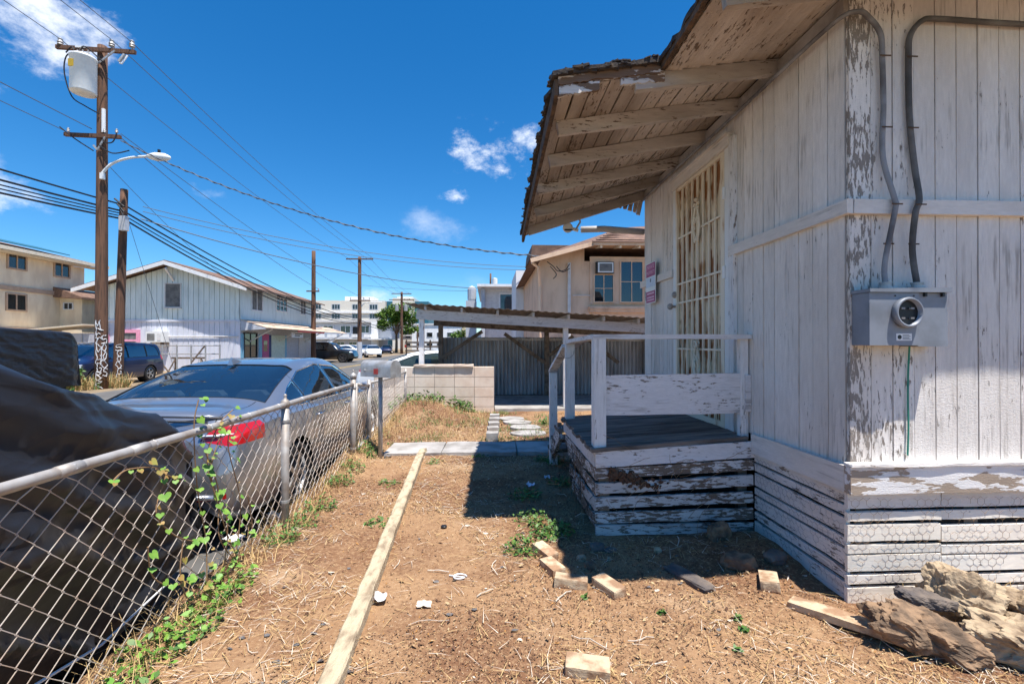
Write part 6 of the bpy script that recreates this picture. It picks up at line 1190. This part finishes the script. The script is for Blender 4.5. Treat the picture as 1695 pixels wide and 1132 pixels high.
p6 = pole('utility_pole', 'thin pale pole standing right of the farthest utility pole', at(691, 600, Y=85).x, 85, 4.8, .15); p7 = pole('utility_pole', 'pole with small white transformer above the flat-roofed building', at(812, 470, Y=48).x, 48, 8.8, .13); B('transformer', MB().lathe([(.28, 0), (.28, .95), (0, 1.05)], (.45, -.1, 7.3), n=12), 'white_metal', p7)
# graffiti: raised white paint strokes round the two near poles
G = {'M': [(0, 0, 0, 1, .5, .4, 1, 1, 1, 0)], 'E': [(1, 0, 0, 0, 0, 1, 1, 1), (0, .5, .8, .5)], 'K': [(0, 0, 0, 1), (1, 1, 0, .5, 1, 0)], 'H': [(0, 0, 0, 1), (1, 0, 1, 1), (0, .5, 1, .5)], 'G': [(1, .9, .4, 1, 0, .5, .4, 0, 1, .1, 1, .5, .6, .5)], 'B': [(0, 0, 0, 1, .8, .8, 0, .5, 1, .25, 0, 0)], 'R': [(0, 0, 0, 1, .9, .75, 0, .5, 1, 0)], 'O': [(.5, 0, 0, .5, .5, 1, 1, .5, .5, 0)], 'S': [(1, .9, .2, .9, .1, .6, .9, .4, .8, .05, 0, .1)], 'A': [(0, 0, .5, 1, 1, 0), (.2, .4, .8, .4)]}
def graffiti(t, word, ang, zt, ch, r, dx=0.):
    mb = MB(); n = 0
    for chh in word:
        z1 = zt-n*ch*1.15; n += 1
        for st_ in G[chh]:
            pts = [(st_[i], st_[i+1]) for i in range(0, len(st_), 2)]; fine = []
            for (a, b) in zip(pts, pts[1:]):
                for q in range(4): fine.append((a[0]+(b[0]-a[0])*q/4, a[1]+(b[1]-a[1])*q/4))
            fine.append(pts[-1]); P3 = []; sl_ = random.uniform(-.35, .35); sx_ = random.uniform(.8, 1.5)
            for (u, v) in fine:
                u = (u-.5)*sx_+.5+sl_*v+random.uniform(-.09, .09); v = v*1.25+random.uniform(-.09, .09); a = ang+(u-.5+.25*nz3(n*3.1, v*2, ang))*.9/r*.16; P3.append((dx*(z1-ch+v*ch)+(r+.004)*math.sin(a), -(r+.004)*math.cos(a), z1-ch+v*ch+.02*nz3(u, v, n)+.05*nz3(z1, ang, u)))
            mb.tube(P3, .012, 4)
    B('graffiti', mb, 'white_paint', t)
graffiti(p1, 'MEKMHGBR', .25, 2.15, .26, .196); graffiti(p1, 'SOOOS', 1.15, 1.65, .26, .196); graffiti(p2, 'SGOOGSK', .75, 1.35, .20, .166, .03)
def wire(name, label, a, b, sag, r, mat='wire_grey', n=18, twist=False):
    a, b = Vector(a), Vector(b); pts = []
    for k in range(n+1): t = k/n; p = a.lerp(b, t); p.z -= sag*4*t*(1-t); pts.append(p)
    mb = MB().tube(pts, r, 5)
    if twist:
        q2 = []
        for k in range(161): t = k/160; p = a.lerp(b, t); p.z -= sag*4*t*(1-t); q2.append(p+Vector((.0, math.cos(k*1.1)*r*1.8, math.sin(k*1.1)*r*1.8)))
        mb.tube(q2, r*.9, 4)
    return tag(B(name, mb, mat), label, 'wire')
def AP(px_, py_, Y): return at(px_, py_, Y=Y)
back = -6.
wires = [('left top primary line running over the street to the transformer pole', (-15.3, back, 12.3), (-15.3, 17.05, 12.3), .15, .012), ('middle top primary line running over the street to the transformer pole', (-13.5, back, 12.3), (-13.5, 17.05, 12.3), .15, .012), ('right top primary line running over the street to the transformer pole', (-12.82, back, 12.25), (-12.82, 17.05, 12.25), .15, .012),
 ('left primary line from the transformer pole to the far crossarm pole', (-15.3, 17.05, 12.3), (-15.2, 50.2, 10.7), .5, .014), ('middle primary line from the transformer pole to the far crossarm pole', (-13.5, 17.05, 12.3), (-13.2, 50.2, 10.7), .5, .014), ('right primary line from the transformer pole to the far crossarm pole', (-12.82, 17.05, 12.25), (-12.5, 50.2, 10.7), .5, .014),
 ('upper secondary line reaching the lower crossarm from the left', (-15.0, back, 9.6), (-14.2, 17.05, 9.1), .2, .014), ('lower secondary line reaching the lower crossarm from the left', (-15.2, back, 9.0), (-15.1, 17.05, 9.0), .2, .012),
 ('secondary line from the lower crossarm toward the bare-topped pole', (-13.3, 17.05, 8.9), (-13.6, 37.2, 5.8), .4, .014), ('thin line from the lower crossarm down the street', (-13.2, 17.05, 8.95), (-13.4, 50.2, 6.3), .5, .012), ('thin service line from the transformer pole to the shop house eave', (-14.1, 17.1, 8.3), (-15.1, 29, 4.6), .3, .01),
 ('topmost black telephone cable crossing to the shorter pole', (-14.9, back, 6.75), (-14.1, 18.15, 6.75), .45, .030), ('second black telephone cable crossing to the shorter pole', (-14.9, back, 6.15), (-14.1, 18.15, 6.5), .45, .034), ('third black telephone cable crossing to the shorter pole', (-14.9, back, 5.95), (-14.1, 18.15, 6.4), .5, .022), ('fourth black telephone cable crossing to the shorter pole', (-14.9, back, 5.75), (-14.1, 18.15, 6.3), .5, .022), ('lowest black telephone cable crossing to the shorter pole', (-14.9, back, 5.55), (-14.1, 18.15, 6.2), .5, .034),
 ('uppermost black telephone cable running from the shorter pole along the shop house', (-14.0, 18.2, 6.75), (-13.9, 50.2, 4.1), .75, .030), ('second black telephone cable running from the shorter pole along the shop house', (-14.0, 18.2, 6.5), (-13.9, 50.2, 3.9), .85, .034), ('third black telephone cable running from the shorter pole along the shop house', (-14.0, 18.2, 6.35), (-13.9, 50.2, 3.75), .95, .022), ('lowest black telephone cable running from the shorter pole along the shop house', (-14.0, 18.2, 6.2), (-13.9, 50.2, 3.65), 1.05, .034),
 ('guy wire slanting down from the shorter pole', (-14.0, 18.2, 6.8), (-13.4, 20.4, -.2), 0, .008)]
for (lb, a, b, sg_, r_) in wires: wire('overhead_wire', lb, a, b, sg_, r_, 'wire_black' if 'telephone' in lb else 'wire_grey')
wire('service_drop', 'twisted service wire sagging from the transformer pole to the peach house', (-13.2, 17.05, 8.7), AP(893, 424, 14.6), .75, .016, 'wire_grey', 30, True)
for k, (q0, q1, lb) in enumerate((((236, 350), (890, 447), 'upper thin cable from the shorter pole to the white block'), ((236, 342), (890, 442), 'lower thin cable from the shorter pole to the white block'), ((232, 362), (870, 478), 'thick cable from the shorter pole toward the flat-roofed building'), ((600, 472), (870, 482), 'thin cable from the far crossarm pole to the flat-roofed building'))):
    a = AP(*q0, 18.2) if k < 3 else AP(*q0, 50.2); b = AP(*q1, (22, 22, 30, 30)[k]); wire('overhead_wire', lb, a, b, (.55, .5, .8, .2)[k], .013 if k != 2 else .02)
for k, x in enumerate((-1.2, 0, 1.2)): wire('overhead_wire', ('left', 'middle', 'right')[k]+' line between the two farthest street poles', (-14+x, 50.2, 10.7), (-14+x, 74.4, 9.6), .4, .015)
for k in range(2): wire('overhead_wire', ('upper', 'lower')[k]+' cable bundle between the two farthest street poles', (-13.9, 50.2, 4.0-.3*k), (-13.9, 74.4, 4.2-.3*k), .5, .035, 'wire_black')
wc2 = T('eave_cable_loop', 'tangle of service cables looped at the peach house eave', 'cable', (2.2, 14.7, 3.8))
for pts in ([(-.3, -.1, .25), (-.1, -.1, .1), (.05, -.1, -.05), (.3, -.05, .0), (.45, 0, .2)], [(-.2, -.1, .1), (0, -.1, -.15), (-.1, -.1, -.3)], [(.0, -.1, .1), (.2, -.1, -.08), (.45, 0, .05)]): B('loop', MB().tube(path(pts, 5), .014, 5), 'wire_black', wc2)
